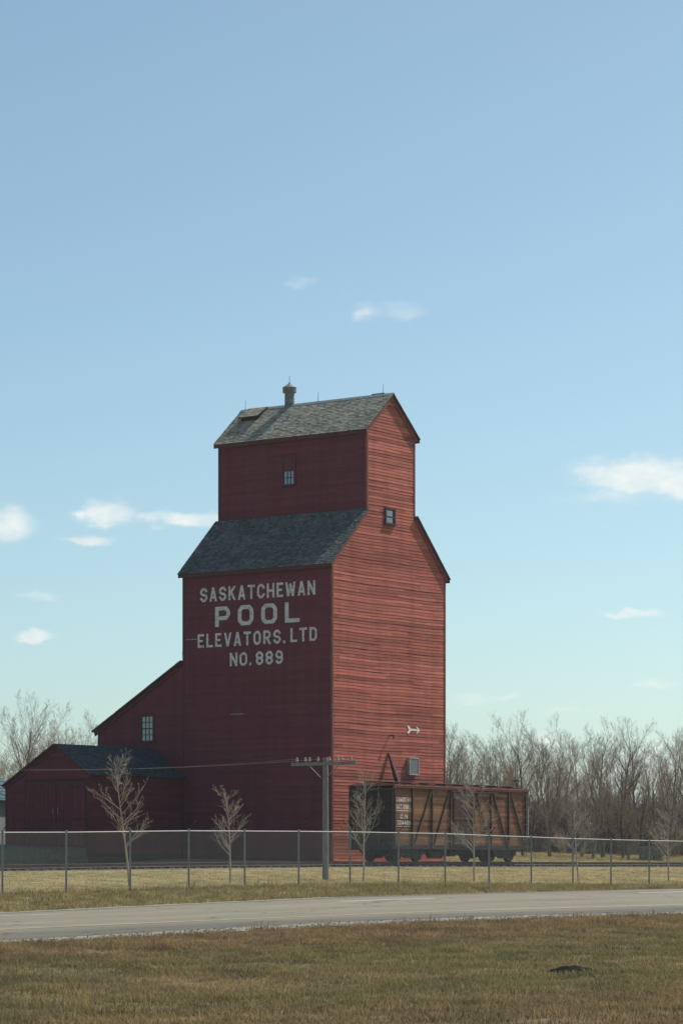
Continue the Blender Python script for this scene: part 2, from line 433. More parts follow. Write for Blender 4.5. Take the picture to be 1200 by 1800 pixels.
def road_mat():
    m, nt, N, L, b = nodes('worn_asphalt')
    g = N.new('ShaderNodeNewGeometry'); sx = N.new('ShaderNodeSeparateXYZ'); L.new(g.outputs['Position'], sx.inputs[0])
    mr = N.new('ShaderNodeMapRange'); L.new(sx.outputs[1], mr.inputs['Value'])
    mr.inputs['From Min'].default_value = 38.5; mr.inputs['From Max'].default_value = 49.6
    c = ramp(N, L, mr.outputs[0], [(0, (.17,.16,.14)), (.03, (.105,.105,.098)), (.16, (.125,.123,.113)), (.27, (.20,.19,.165)), (.33, (.215,.205,.18)),
                                   (.40, (.19,.182,.16)), (.5, (.225,.212,.175)), (.62, (.20,.188,.158)), (.76, (.23,.216,.18)), (.86, (.205,.195,.165)), (1, (.23,.218,.185))])
    n = noise(N, L, .5, 5, .6, stretch=(.25, 2, 1)); k = ramp(N, L, n.outputs['Fac'], [(.3, (.82,)*3), (.7, (1.12,)*3)])
    n2 = noise(N, L, 60, 3, .7); k2 = ramp(N, L, n2.outputs['Fac'], [(.3, (.8,)*3), (.7, (1.15,)*3)])
    cc = mixc(N, L, c.outputs[0], k.outputs[0], 1.0, 'MULTIPLY'); cc = mixc(N, L, cc, k2.outputs[0], 1.0, 'MULTIPLY'); cc = mixc(N, L, cc, (1.03, .99, .88), 1.0, 'MULTIPLY')
    vo = N.new('ShaderNodeTexVoronoi'); vo.feature = 'DISTANCE_TO_EDGE'; vo.inputs['Scale'].default_value = .22
    nw = noise(N, L, 1.2, 5, .7); wv = N.new('ShaderNodeVectorMath'); wv.operation = 'MULTIPLY_ADD'; L.new(nw.outputs['Color'], wv.inputs[0]); wv.inputs[1].default_value = (1.6, 1.6, 0); L.new(g.outputs['Position'], wv.inputs[2])
    L.new(wv.outputs[0], vo.inputs['Vector'])
    ck = ramp(N, L, vo.outputs['Distance'], [(.004, (.35,)*3), (.012, (1,)*3)]); cc = mixc(N, L, cc, ck.outputs[0], .8, 'MULTIPLY')
    L.new(cc, b.inputs['Base Color']); b.inputs['Roughness'].default_value = .85; b.inputs['Specular IOR Level'].default_value = .25
    bump(N, L, b, n2.outputs['Fac'], .3, .01)
    return m
road_ts = [-300, -100, -30] + frange(0, 140, 1.5) + [180, 260, 500]
rd = grid('road', road_ts, [38.5, 39.5, 40.5, 41.6, 43, 44.5, 46, 47.4, 48.6, 49.6], lambda t, p: gz(t, p)+.015, road_mat(), .10); rd['kind'] = 'structure'
def line_mat(name, c):
    m, nt, N, L, b = nodes(name)
    n = noise(N, L, 3, 6, .7); r = ramp(N, L, n.outputs['Fac'], [(.36, tuple(x*.42+.10 for x in c)), (.58, c)])
    L.new(r.outputs[0], b.inputs['Base Color']); b.inputs['Roughness'].default_value = .8; return m
yl = grid('yellow_edge_line', road_ts, [41.62, 41.86], lambda t, p: gz(t, p)+.021, line_mat('yellow_road_paint', (.40,.29,.12))); yl['kind'] = 'structure'
wm = line_mat('white_road_paint', (.42,.42,.385))
for k in range(-3, 8):
    a = 49.3 + 16*k
    d = grid('lane_dash', frange(a, a+4.6, 1.15), [47.62, 47.92], lambda t, p: gz(t, p)+.021, wm); d['kind'] = 'structure'
M['gravel'] = islands('gravel_stones', [(.16,.15,.13), (.26,.245,.21), (.35,.33,.29), (.20,.185,.16)], .95)
def scatter_stones(name, n, tr, pr, size, m, lift=0.0, wob=None, seed=1):
    rnd = random.Random(seed); mb = MB()
    for _ in range(n):
        t = rnd.uniform(*tr); p = rnd.uniform(*pr); s = size*rnd.uniform(.5, 1.5)
        z = gz(t, p)+lift
        a = rnd.uniform(0, 6.28); ca, sa = math.cos(a)*s, math.sin(a)*s*rnd.uniform(.6, 1)
        h = s*rnd.uniform(.5, .9)
        n0 = len(mb.v)
        mb.v += [(t+ca, p+sa, z), (t-sa, p+ca, z), (t-ca, p-sa, z), (t+sa, p-ca, z), (t+ca*.3, p+sa*.3, z+h), (t-ca*.4, p-sa*.4, z+h*.85)]
        mb.f += [(n0, n0+1, n0+4), (n0+1, n0+5, n0+4), (n0+1, n0+2, n0+5), (n0+2, n0+3, n0+5), (n0+3, n0+4, n0+5), (n0+3, n0, n0+4)]
    return mb.build(name, m, kind='stuff')
gs = grid('gravel_shoulder', road_ts, [37.75, 38.2, 38.62], lambda t, p: gz(t, p)+.02-.01*(p < 38), simple('gravel_shoulder', (.24,.225,.19), .95, var=.35, scale=14)); gs['kind'] = 'structure'
gs2 = grid('gravel_shoulder', road_ts, [49.5, 50.0, 50.5], lambda t, p: gz(t, p)+.022-.02*(p-49.5), simple('pale_gravel_shoulder', (.30,.285,.245), .95, var=.3, scale=14)); gs2['kind'] = 'structure'
scatter_stones('roadside_gravel', 3000, (30, 90), (37.3, 38.6), .03, M['gravel'], .015, seed=3)

# ------------------------------------------------------------------ letters (stroke font on a unit cell)
def glyph(ch, w, th, tv):
    """list of convex polygons in the box [0,w]x[0,1]; th stroke width across, tv stroke width of level strokes"""
    i, j = th/2, tv/2
    Lx, Rx, B, T, Mx, My = i, w-i, j, 1-j, w/2, .5
    c = min(.16, w*.28); P = []
    def seg(*pts):
        for a, b in zip(pts, pts[1:]): P.append((a, b))
    if ch == 'A': seg((i, 0), (Mx, 1)); seg((w-i, 0), (Mx, 1)); seg((w*.24, .28), (w*.76, .28))
    elif ch == 'V': seg((i, 1), (Mx, 0)); seg((w-i, 1), (Mx, 0))
    elif ch == 'W': seg((i, 1), (w*.27, 0)); seg((w*.27, 0), (Mx, .85)); seg((Mx, .85), (w*.73, 0)); seg((w*.73, 0), (w-i, 1))
    elif ch == 'N': seg((Lx, 0), (Lx, 1)); seg((Rx, 0), (Rx, 1)); seg((Lx, 1-j*.5), (Rx, j*.5))
    elif ch == 'H': seg((Lx, 0), (Lx, 1)); seg((Rx, 0), (Rx, 1)); seg((Lx, My), (Rx, My))
    elif ch == 'K': seg((Lx, 0), (Lx, 1)); seg((Rx, 1), (Lx, .42)); seg((w*.36, .58), (Rx, 0))
    elif ch == 'T': seg((0, T), (w, T)); seg((Mx, 0), (Mx, 1))
    elif ch == 'L': seg((Lx, 0), (Lx, 1)); seg((0, B), (w, B))
    elif ch == 'I': seg((Mx, 0), (Mx, 1))
    elif ch == 'E': seg((Lx, 0), (Lx, 1)); seg((0, B), (w, B)); seg((0, T), (w, T)); seg((0, My), (w*.8, My))
    elif ch == 'P': seg((Lx, 0), (Lx, 1)); seg((0, T), (Rx-c, T), (Rx, T-c), (Rx, .42+c), (Rx-c, .42), (0, .42))
    elif ch == 'R': seg((Lx, 0), (Lx, 1)); seg((0, T), (Rx-c, T), (Rx, T-c), (Rx, .45+c), (Rx-c, .45), (0, .45)); seg((w*.5, .45), (Rx, 0))
    elif ch == 'D': seg((Lx, 0), (Lx, 1)); seg((0, T), (Rx-c, T), (Rx, T-c), (Rx, B+c), (Rx-c, B), (0, B))
    elif ch == 'C': seg((Rx, T-c-.1), (Rx, T-c), (Rx-c, T), (Lx+c, T), (Lx, T-c), (Lx, B+c), (Lx+c, B), (Rx-c, B), (Rx, B+c), (Rx, B+c+.1))
    elif ch in 'O0': seg((Lx+c, T), (Rx-c, T), (Rx, T-c), (Rx, B+c), (Rx-c, B), (Lx+c, B), (Lx, B+c), (Lx, T-c), (Lx+c, T))
    elif ch == 'S': seg((Rx, T-c-.06), (Rx, T-c), (Rx-c, T), (Lx+c, T), (Lx, T-c), (Lx, My+c*.8), (Lx+c, My), (Rx-c, My), (Rx, My-c*.8), (Rx, B+c), (Rx-c, B), (Lx+c, B), (Lx, B+c), (Lx, B+c+.06))
    elif ch == '8':
        seg((Lx+c, T), (Rx-c, T), (Rx, T-c), (Rx, My+c*.8), (Rx-c, My), (Lx+c, My), (Lx, My+c*.8), (Lx, T-c), (Lx+c, T))
        seg((Rx-c, My), (Rx, My-c*.8), (Rx, B+c), (Rx-c, B), (Lx+c, B), (Lx, B+c), (Lx, My-c*.8), (Lx+c, My))
    elif ch == '9':
        seg((Lx+c, T), (Rx-c, T), (Rx, T-c), (Rx, B+c), (Rx-c, B), (Lx+c, B), (Lx, B+c)); seg((Lx+c, T), (Lx, T-c), (Lx, .46+c), (Lx+c, .46), (Rx, .46))
    elif ch == '6':
        seg((Rx, T-c), (Rx-c, T), (Lx+c, T), (Lx, T-c), (Lx, B+c), (Lx+c, B), (Rx-c, B), (Rx, B+c), (Rx, .54-c), (Rx-c, .54), (Lx, .54))
    elif ch == '5': seg((w, T), (0, T)); seg((Lx, 1), (Lx, .56)); seg((0, .58), (Rx-c, .58), (Rx, .58-c), (Rx, B+c), (Rx-c, B), (Lx+c, B), (Lx, B+c))
    elif ch == '4': seg((w*.68, 0), (w*.68, 1)); seg((w*.68, 1), (Lx, .32)); seg((0, .30), (w, .30))
    elif ch == '.': return [[(0, 0), (th, 0), (th, tv*1.1), (0, tv*1.1)]]
    out = []
    for a, b in P:
        dx, dz = b[0]-a[0], b[1]-a[1]; ln = math.hypot(dx, dz)
        if ln < 1e-6: continue
        ux, uz = dx/ln, dz/ln
        # half width mixes th (upright) and tv (level)
        hw = .5*math.hypot(th*uz, tv*ux)
        ex = hw*.42 if abs(ux) > .02 and abs(uz) > .02 else 0
        a2 = (a[0]-ux*ex, a[1]-uz*ex); b2 = (b[0]+ux*ex, b[1]+uz*ex)
        nx, nz_ = -uz*hw, ux*hw
        out.append([(a2[0]+nx, a2[1]+nz_), (a2[0]-nx, a2[1]-nz_), (b2[0]-nx, b2[1]-nz_), (b2[0]+nx, b2[1]+nz_)])
    return out
def scan(polys, z):
    iv = []
    for pg in polys:
        xs = []
        for k in range(len(pg)):
            (x0, z0), (x1, z1) = pg[k], pg[(k+1) % len(pg)]
            if (z0 <= z) != (z1 <= z): xs.append(x0+(x1-x0)*(z-z0)/(z1-z0))
        if len(xs) >= 2: iv.append((min(xs), max(xs)))
    iv.sort(); out = []
    for a, b in iv:
        if out and a <= out[-1][1]+1e-4: out[-1][1] = max(out[-1][1], b)
        else: out.append([a, b])
    return out
def letter_mesh(mb, polys, place, z0, height, step, surf, edges, wclip=None):
    """rows of thin quads that follow the boards: place(x, z, off) -> point; surf(z) -> distance in front of the wall"""
    zs = [z0+height*k/max(1, int(height/step)) for k in range(int(height/step)+1)]
    zs = sorted(set(zs + [e for e in edges if z0 < e < z0+height]))
    for a, b in zip(zs, zs[1:]):
        if b-a < 1e-4: continue
        mid = ((a+b)/2-z0)/height
        for x0, x1 in scan(polys, mid):
            if wclip: x0, x1 = max(0, x0), min(wclip, x1)
            if x1-x0 < 1e-3: continue
            sa, sb = surf(a+1e-5), surf(b-1e-5)
            mb.quad(place(x0, a, sa), place(x1, a, sa), place(x1, b, sb), place(x0, b, sb))

# ------------------------------------------------------------------ siding
EXPO = .152
LIP, TOP = .016, .002
class Wall:
    """clapboards on a wall plane. axis 'x': wall runs along x and faces -y ; axis 'y': runs along y and faces -x"""
    def __init__(s, axis, plane, z0, z1, span, holes=(), seed=0, sag=0.0, jit=.003, name='siding_board', expo=EXPO):
        s.axis, s.plane, s.z0, s.z1, s.span, s.holes, s.sag, s.jit = axis, plane, z0, z1, span, holes, sag, jit
        s.rnd = random.Random(seed); s.n = int(math.ceil((z1-z0)/expo)); s.expo = expo
        s.off = [s.rnd.uniform(-jit, jit) for _ in range(s.n)]
        s.name = name
    def pt(s, a, z, o):
        return (a, s.plane-o, z) if s.axis == 'x' else (s.plane-o, a, z)
    def surf(s, z):
        k = min(s.n-1, max(0, int((z-s.z0)/s.expo))); fr = (z-s.z0)/s.expo-k
        return LIP+(TOP-LIP)*fr+s.off[k]+.0035
    def edges(s): return [s.z0+k*s.expo for k in range(s.n+1)]
    def build(s, m, parent):
        ph = [s.rnd.uniform(0, 6.28) for _ in range(3)]
        for k in range(s.n):
            z = s.z0+k*s.expo; zt = z+s.expo
            sp = s.span(z+s.expo*.5)
            if sp is None: continue
            parts = [sp]
            for (h0, h1, hz0, hz1) in s.holes:
                if zt > hz0+.01 and z < hz1-.01:
                    q = []
                    for a, b in parts:
                        if h0 > a: q.append((a, min(b, h0)))
                        if h1 < b: q.append((max(a, h1), b))
                        if h1 < a or h0 > b: pass
                    parts = [(a, b) for a, b in q if b-a > .03]
            jz = s.rnd.uniform(-1, 1)*s.jit*1.6
            for a, b in parts:
                mb = MB(); n = max(1, int((b-a)/.75)) if s.sag else max(1, int((b-a)/2.5))
                tilt = s.rnd.uniform(-1, 1)*s.jit*1.2
                W = s.span(s.z0+.5)
                P = []
                for i in range(n+1):
                    x = a+(b-a)*i/n; fx = (x-W[0])/(W[1]-W[0])
                    dz = 0
                    if s.sag:
                        dz = -s.sag*math.sin(math.pi*min(1, max(0, fx)))*(.6+.4*math.sin(z*.35+ph[0])) + s.sag*.22*math.sin(x*1.3+z*.22+ph[1]) + jz*.7
                    o = s.off[k] + (s.rnd.uniform(-1, 1)*s.jit*.7 if s.sag else 0)
                    P.append((s.pt(x, z+dz, LIP+o+tilt*(fx-.5)), s.pt(x, zt+dz+.006, TOP+o), s.pt(x, z+dz, -.002)))
                for i in range(n):
                    a0, a1 = P[i], P[i+1]
                    mb.quad(a0[0], a1[0], a1[1], a0[1]); mb.quad(a0[2], a1[2], a1[0], a0[0])
                mb.poly([P[0][2], P[0][0], P[0][1]]); mb.poly([P[-1][1], P[-1][0], P[-1][2]])
                mb.build(s.name, m, parent)

def shingles(parent, m, eave, ridge, y0, y1, seed, axis='y', course=.135, lift=.0, name='shingles', wmin=.1, wmax=.24, org=None):
    """rows of shingles on a slope; eave, ridge = (u,z) ends of the slope line on top of the deck; y0..y1 along the eave"""
    rnd = random.Random(seed); mb = MB()
    du, dz = ridge[0]-eave[0], ridge[1]-eave[1]; ln = math.hypot(du, dz); du /= ln; dz /= ln
    nu, nz_ = -dz*(1 if du > 0 else -1), abs(du)
    n = int(ln/course)+1
    def pt(d, y, h):
        u, z = eave[0]+du*d+nu*h, eave[1]+dz*d+nz_*h
        return (u, y, z) if axis == 'y' else (y, u, z)
    for k in range(n):
        d0 = k*course; d1 = min(ln, d0+course+.03)
        if d1-d0 < .02: continue
        y = y0-rnd.uniform(0, .1)
        while y < y1:
            w = rnd.uniform(wmin, wmax); a, b = max(y0, y+.003), min(y1, y+w-.003); y += w
            if b-a < .02: continue
            j = rnd.uniform(-.008, .008); h = .022+rnd.uniform(0, .012)
            A, B, C, D = pt(d0+j, a, h), pt(d0+j, b, h), pt(d1, b, .004), pt(d1, a, .004)
            A0, B0 = pt(d0+j, a, 0), pt(d0+j, b, 0)
            i0 = len(mb.v); mb.v += [A, B, C, D, A0, B0]
            mb.f += [(i0, i0+1, i0+2, i0+3), (i0+4, i0+5, i0+1, i0), (i0, i0+3, i0+4), (i0+1, i0+5, i0+2)]
    return mb.build(name, m, parent, kind='stuff', org=org)

def window(parent, axis, plane, a0, a1, z0, z1, cols, rows, mid=None, boarded=None, sill=True, name='window', proud=.05, fm=None):
    """framed sash window standing on the wall plane; panes are glass set behind the bars"""
    fm = fm or M['trim_dark']
    def bx(mb, u0, u1, w0, w1, o0, o1):
        if axis == 'x': mb.box(u0, u1, plane-o1, plane-o0, w0, w1)
        else: mb.box(plane-o1, plane-o0, u0, u1, w0, w1)
    fw = .09
    f = MB()
    bx(f, a0-fw, a0, z0, z1, .0, proud); bx(f, a1, a1+fw, z0, z1, .0, proud)
    bx(f, a0-fw-.02, a1+fw+.02, z1, z1+fw, .0, proud+.012)
    fo = f.build(name, fm, parent)
    if sill:
        q = MB(); bx(q, a0-fw-.03, a1+fw+.03, z0-.06, z0, .0, proud+.05); q.build('sill', fm, fo)
    bars = MB(); bw = .04
    bx(bars, a0, a0+.04, z0, z1, .008, proud-.012); bx(bars, a1-.04, a1, z0, z1, .008, proud-.012)
    bx(bars, a0+.04, a1-.04, z0, z0+.045, .008, proud-.012); bx(bars, a0+.04, a1-.04, z1-.04, z1, .008, proud-.012)
    zb0, zb1 = z0+.045, z1-.04
    zsplit = [zb0, zb1]
    if mid is not None:
        zm = z0+(z1-z0)*mid; bx(bars, a0+.04, a1-.04, zm-.03, zm+.03, .008, proud-.008); zsplit = [zb0, zm-.03, zm+.03, zb1]
    secs = [(zsplit[0], zsplit[1])] if mid is None else [(zsplit[0], zsplit[1]), (zsplit[2], zsplit[3])]
    for si, (za, zb) in enumerate(secs):
        if boarded == si:
            q = MB(); bx(q, a0+.04, a1-.04, za, zb, .008, .022); q.build('boarded_sash', M['red_shade'] if axis == 'y' else M['red_sun'], fo)
            continue
        for c in range(1, cols):
            u = a0+.04+(a1-a0-.08)*c/cols; bx(bars, u-bw/2, u+bw/2, za, zb, .008, proud-.015)
        for r in range(1, rows):
            w = za+(zb-za)*r/rows
            for c in range(cols):
                ua = a0+.04+(a1-a0-.08)*c/cols+(bw/2 if c else 0); ub = a0+.04+(a1-a0-.08)*(c+1)/cols-(bw/2 if c < cols-1 else 0)
                bx(bars, ua, ub, w-bw/2, w+bw/2, .008, proud-.015)
        for c in range(cols):
            for r in range(rows):
                ua = a0+.04+(a1-a0-.08)*c/cols; ub = a0+.04+(a1-a0-.08)*(c+1)/cols
                wa = za+(zb-za)*r/rows; wb = za+(zb-za)*(r+1)/rows
                q = MB(); bx(q, ua+.004, ub-.004, wa+.004, wb-.004, .006, .014); q.build('pane', M['glass'], fo)
    bars.build('sash', M['frame_dark'], fo)
    return fo

# ------------------------------------------------------------------ grain elevator
T0, T1, P0, P1 = 114.40, 124.0, 84.15, 93.35
H0, H1 = 117.25, 121.30
ZB, ZE, ZN, ZH, ZR = .30, 14.74, 17.45, 21.50, 23.26
el = thing('grain_elevator', 'tall dark red wooden grain elevator with white lettering beside the railway track', 'grain elevator', (T0, P0, ZB))
TM = (H0+H1)/2
core = MB()
core.prism([(T0, ZB-.6), (T1, ZB-.6), (T1, ZE), (H1, ZN), (H1, ZH), (TM, ZR), (H0, ZH), (H0, ZN), (T0, ZE)], 'y', P0, P1)
core.build('wall', M['core'], el)
def span_right(z):
    if z < ZE: a, b = T0, T1
    elif z < ZN: k = (z-ZE)/(ZN-ZE); a, b = T0+(H0-T0)*k, T1+(H1-T1)*k
    elif z < ZH: a, b = H0, H1
    else:
        k = (z-ZH)/(ZR-ZH)
        if k > .97: return None
        a, b = H0+(TM-H0)*k, H1+(TM-H1)*k
    return (a+.075, b-.075)
SWIN = (118.80, 119.50, 16.92, 17.62)
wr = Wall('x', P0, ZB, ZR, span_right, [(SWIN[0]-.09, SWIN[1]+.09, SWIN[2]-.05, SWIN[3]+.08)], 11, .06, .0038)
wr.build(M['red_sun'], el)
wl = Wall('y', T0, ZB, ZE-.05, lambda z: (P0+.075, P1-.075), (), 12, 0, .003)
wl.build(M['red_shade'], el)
HWIN = (88.56, 89.24, 19.0, 20.42)
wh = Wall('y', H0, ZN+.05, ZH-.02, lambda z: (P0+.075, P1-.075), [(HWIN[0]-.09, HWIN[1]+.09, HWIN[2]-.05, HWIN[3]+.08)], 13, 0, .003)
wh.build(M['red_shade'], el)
def corner(t, p, za, zb, sx):
    mb = MB(); a, b = (t-.034, t+.072) if sx > 0 else (t-.072, t+.034)
    mb.box(a, b, p-.034, p+.072, za, zb); mb.build('corner_board', M['trim'], el)
corner(T0, P0, ZB, ZE-.1, 1); corner(T1, P0, ZB, ZE-.1, -1); corner(H0, P0, ZN, ZH-.1, 1); corner(H1, P0, ZN, ZH-.1, -1)
mb = MB(); mb.box(T0-.034, T0+.05, P1-.072, P1+.034, ZB, ZE-.1); mb.build('corner_board', M['trim_dark'], el)
mb = MB(); mb.box(H0-.034, H0+.05, P1-.072, P1+.034, ZN, ZH-.1); mb.build('corner_board', M['trim_dark'], el)
EO, RO = .30, .15            # eave and rake overhang
def roof_slope(parent, low, high, y0, y1, sm, seed, cap=False, over=EO, name='roof', rake=True):
    """deck of one slope (underside on the wall line), its shingles, eave board and rake boards"""
    du, dz = high[0]-low[0], high[1]-low[1]; ln = math.hypot(du, dz); ux, uz = du/ln, dz/ln
    lo = (low[0]-ux*over, low[1]-uz*over); hi = high
    th = .07; nx, nz_ = (-uz*th, ux*th) if ux > 0 else (uz*th, -ux*th)
    d = MB(); ya, yb = y0-RO, y1+RO
    out = [lo, hi, (hi[0]+nx, hi[1]+nz_), (lo[0]+nx, lo[1]+nz_)]
    d.prism(out, 'y', ya, yb)
    r = d.build(name, M['trim_dark'], parent)
    sx = 1 if ux > 0 else -1
    shingles(r, sm, (lo[0]+nx-ux*.03, lo[1]+nz_-uz*.03), (hi[0]+nx, hi[1]+nz_+.0), ya-.02, yb+.02, seed)
    e = MB(); e.box(min(lo[0]-sx*.028, lo[0]-sx*.002), max(lo[0]-sx*.028, lo[0]-sx*.002), ya, yb, lo[1]-.15, lo[1]+.055)
    e.build('eave_board', M['trim_dark'], r)
    if rake:
        f = MB(); h = .21
        f.prism([(lo[0], lo[1]-.01), (hi[0], hi[1]-.01), (hi[0], hi[1]-h), (lo[0]+ux*.12, lo[1]+uz*.12-h)], 'y', y0-.075, y0-.032)
        f.build('rake_board', M['trim'], r)
    return r
roof_slope(el, (T0, ZE), (H0-.01, ZN), P0, P1, M['shingle_shade'], 21)
roof_slope(el, (T1, ZE), (H1+.01, ZN), P0, P1, M['shingle_shade'], 22)
roof_slope(el, (H0, ZH), (TM-.002, ZR), P0, P1, M['shingle'], 23)
roof_slope(el, (H1, ZH), (TM+.002, ZR), P0, P1, M['shingle'], 24)
mb = MB(); zc = ZR+.11
mb.prism([(TM-.14, zc-.11), (TM, zc), (TM+.14, zc-.11), (TM+.14, zc-.085), (TM, zc+.03), (TM-.14, zc-.085)], 'y', P0-RO-.02, P1+RO+.02); mb.build('ridge_cap', M['galv'], el)
# ventilator
vx, vy = TM, 90.42
mb = MB(); mb.lathe((vx, vy, 0), [(.245, ZR-.35), (.245, 24.03)], 20); M['vent'] = simple('dull_vent_metal', (.17, .19, .19), .7, .2, .3, 6); ven = mb.build('ventilator', M['vent'], el)
mb = MB(); mb.lathe((vx, vy, 0), [(.33, 23.98), (.35, 24.0), (.35, 24.22), (.37, 24.24), (.12, 24.40), (.05, 24.45), (.05, 24.50)], 20); mb.build('ventilator_cap', M['vent'], ven)
mb = MB(); mb.lathe((vx, vy, 0), [(.26, ZR+.28), (.26, ZR+.30)], 20); mb.build('ventilator_collar', M['galv'], ven)
mb = MB(); mb.tube([(vx, vy, 24.5), (vx, vy, 24.83)], .012, 5); mb.build('lightning_rod', M['darkmetal'], ven)
for py in (93.25, 88.62, 84.62):
    mb = MB(); mb.tube([(TM, py, ZR+.1), (TM, py, ZR+.25), (TM+.02, py, ZR+.62)], [.02, .012, .009], 5); mb.build('lightning_rod', M['darkmetal'], el)
# hatches on the ridge
sl_ = (ZR-ZH)/(TM-H0)
def roofz(t): return ZR-abs(TM-t)*sl_+.11
mb = MB(); ta, tb = 118.42, TM-.05
mb.hexa([(ta, 91.85, roofz(ta)-.05), (tb, 91.85, roofz(tb)-.05), (tb, 92.85, roofz(tb)-.05), (ta, 92.85, roofz(ta)-.05),
         (ta, 91.85, roofz(ta)+.22), (tb, 91.85, roofz(tb)+.06), (tb, 92.85, roofz(tb)+.06), (ta, 92.85, roofz(ta)+.22)])
hat = mb.build('roof_hatch', M['core'], el)
shingles(hat, M['shingle'], (ta-.12, roofz(ta)+.21), (tb, roofz(tb)+.09), 91.75, 92.95, 31)
mb = MB(); mb.hexa([(ta-.12, 91.75, roofz(ta)+.165), (tb, 91.75, roofz(tb)+.04), (tb, 92.95, roofz(tb)+.04), (ta-.12, 92.95, roofz(ta)+.165),
                    (ta-.12, 91.75, roofz(ta)+.205), (tb, 91.75, roofz(tb)+.085), (tb, 92.95, roofz(tb)+.085), (ta-.12, 92.95, roofz(ta)+.205)])
mb.build('hatch_lid', M['core'], hat)
mb = MB(); ta, tb = TM+.08, TM+.7
mb.hexa([(ta, 84.62, roofz(ta)-.1), (tb, 84.62, roofz(tb)-.1), (tb, 85.38, roofz(tb)-.1), (ta, 85.38, roofz(ta)-.1),
         (ta, 84.62, roofz(ta)+.16), (tb, 84.62, roofz(tb)+.3), (tb, 85.38, roofz(tb)+.3), (ta, 85.38, roofz(ta)+.16)])
mb.build('roof_hatch', M['core'], el)
# windows
window(el, 'y', H0, *HWIN, 3, 2, mid=.5, boarded=1)
window(el, 'x', P0, *SWIN, 1, 1, mid=.48, proud=.075)
# white lettering on the shaded wall
def text_line(parent, s, wall, pa, pb, z, h, th, tv, gap, m, widths={}, sx=-1):
    """letters from pa (left in view) to pb"""
    tot = 0; cells = []
    for ch in s:
        w = widths.get(ch, {'W': 1.32, '.': .32, ' ': .45, 'I': .3, 'L': .88, 'E': .88}.get(ch, 1.0)); cells.append(w)
    cw = (abs(pb-pa) - gap*(len(s)-1))/sum(cells)
    x = 0
    for ch, w in zip(s, cells):
        ww = w*cw
        if ch != ' ':
            mb = MB(); pol = glyph(ch, ww/h, th/h, tv/h)
            x_ = x
            letter_mesh(mb, pol, lambda u, zz, o: wall.pt(pa+sx*(x_+u*h), zz, o), z, h, .019, wall.surf, wall.edges(), ww/h if ch != '.' else None)
            if mb.v: mb.build('letter', m, parent)
        x += ww+gap
text_line(el, 'SASKATCHEWAN', wl, 92.27, 85.16, 13.13, .70, .125, .115, .13, M['white'])
text_line(el, 'POOL', wl, 91.32, 86.10, 11.86, .99, .23, .19, .48, M['white'], {'O': 1.08, 'P': 1.05, 'L': 1.0})
text_line(el, 'ELEVATORS.', wl, 92.43, 86.95, 10.87, .68, .125, .115, .15, M['white'])
text_line(el, 'LTD', wl, 86.66, 85.06, 10.90, .68, .125, .115, .15, M['white'])
text_line(el, 'NO.', wl, 90.40, 89.03, 9.88, .66, .125, .115, .13, M['white'])
text_line(el, '889', wl, 88.78, 87.12, 9.88, .66, .125, .115, .14, M['white'])
# white arrow on the sunlit wall
def arrow():
    mb = MB(); x0, zc = 120.62, 6.83
    pol = [[(.22, .40), (.80, .40), (.80, .60), (.22, .60)],
           [(.0, 1.0), (.17, 1.0), (.30, .60), (.22, .40), (.14, .5)], [(.0, .0), (.14, .5), (.22, .60), (.30, .40), (.17, .0)],
           [(.72, .92), (.80, .92), (1.0, .5), (.86, .5)], [(.72, .08), (.86, .5), (1.0, .5), (.80, .08)], [(.78, .40), (.96, .5), (.78, .60)]]
    pol = [[(u*1.12/.38, w) for u, w in pg] for pg in pol]
    letter_mesh(mb, pol, lambda u, zz, o: (x0+u*.38, P0-o-.03, zz), zc-.19, .38, .012, lambda z: .0, [])
    n = len(mb.v); nf = len(mb.f)     # give the sheet metal arrow its thickness
    mb.v += [(a, b+.012, c) for a, b, c in mb.v]
    for k in range(nf):
        f = mb.f[k]
        for i in range(4):
            j = (i+1) % 4
            mb.f.append((f[j], f[i], f[i]+n, f[j]+n))
    mb.build('arrow_sign', M['bright'], el)
arrow()
# utility box, spout, pipe stub
mb = MB(); mb.box(120.68, 121.40, P0-.16, P0-.02, 4.62, 5.40); ub = mb.build('utility_box', simple('grey_green_metal', (.17, .20, .20), .5, .1, .15), el)
mb = MB()
for a, b, c, d in ((120.64, 120.68, 4.58, 5.44), (121.40, 121.44, 4.58, 5.44)): mb.box(a, b, P0-.18, P0-.02, c, d)
mb.box(120.68, 121.40, P0-.18, P0-.02, 5.40, 5.44); mb.box(120.68, 121.40, P0-.18, P0-.02, 4.58, 4.62)
mb.build('box_rim', simple('pale_metal', (.42, .44, .43), .5, .2), ub)
mb = MB()
top, bot = Vector((119.02, P0-.03, 5.62)), Vector((119.05, P0-.62, 4.02))
for dx in (-.10, .10):
    mb.hexa([(bot.x+dx*1.25-.02, bot.y-.10, bot.z), (bot.x+dx*1.25+.02, bot.y-.10, bot.z), (bot.x+dx*1.25+.02, bot.y+.10, bot.z), (bot.x+dx*1.25-.02, bot.y+.10, bot.z),
             (top.x+dx*.5-.02, top.y-.02, top.z), (top.x+dx*.5+.02, top.y-.02, top.z), (top.x+dx*.5+.02, top.y+.02, top.z), (top.x+dx*.5-.02, top.y+.02, top.z)])
mb.hexa([(bot.x-.125, bot.y-.14, bot.z), (bot.x+.125, bot.y-.14, bot.z), (bot.x+.125, bot.y-.10, bot.z), (bot.x-.125, bot.y-.10, bot.z),
         (top.x-.05, top.y-.06, top.z), (top.x+.05, top.y-.06, top.z), (top.x+.05, top.y-.02, top.z), (top.x-.05, top.y-.02, top.z)])
sp = mb.build('loading_spout', M['trim_dark'], el)
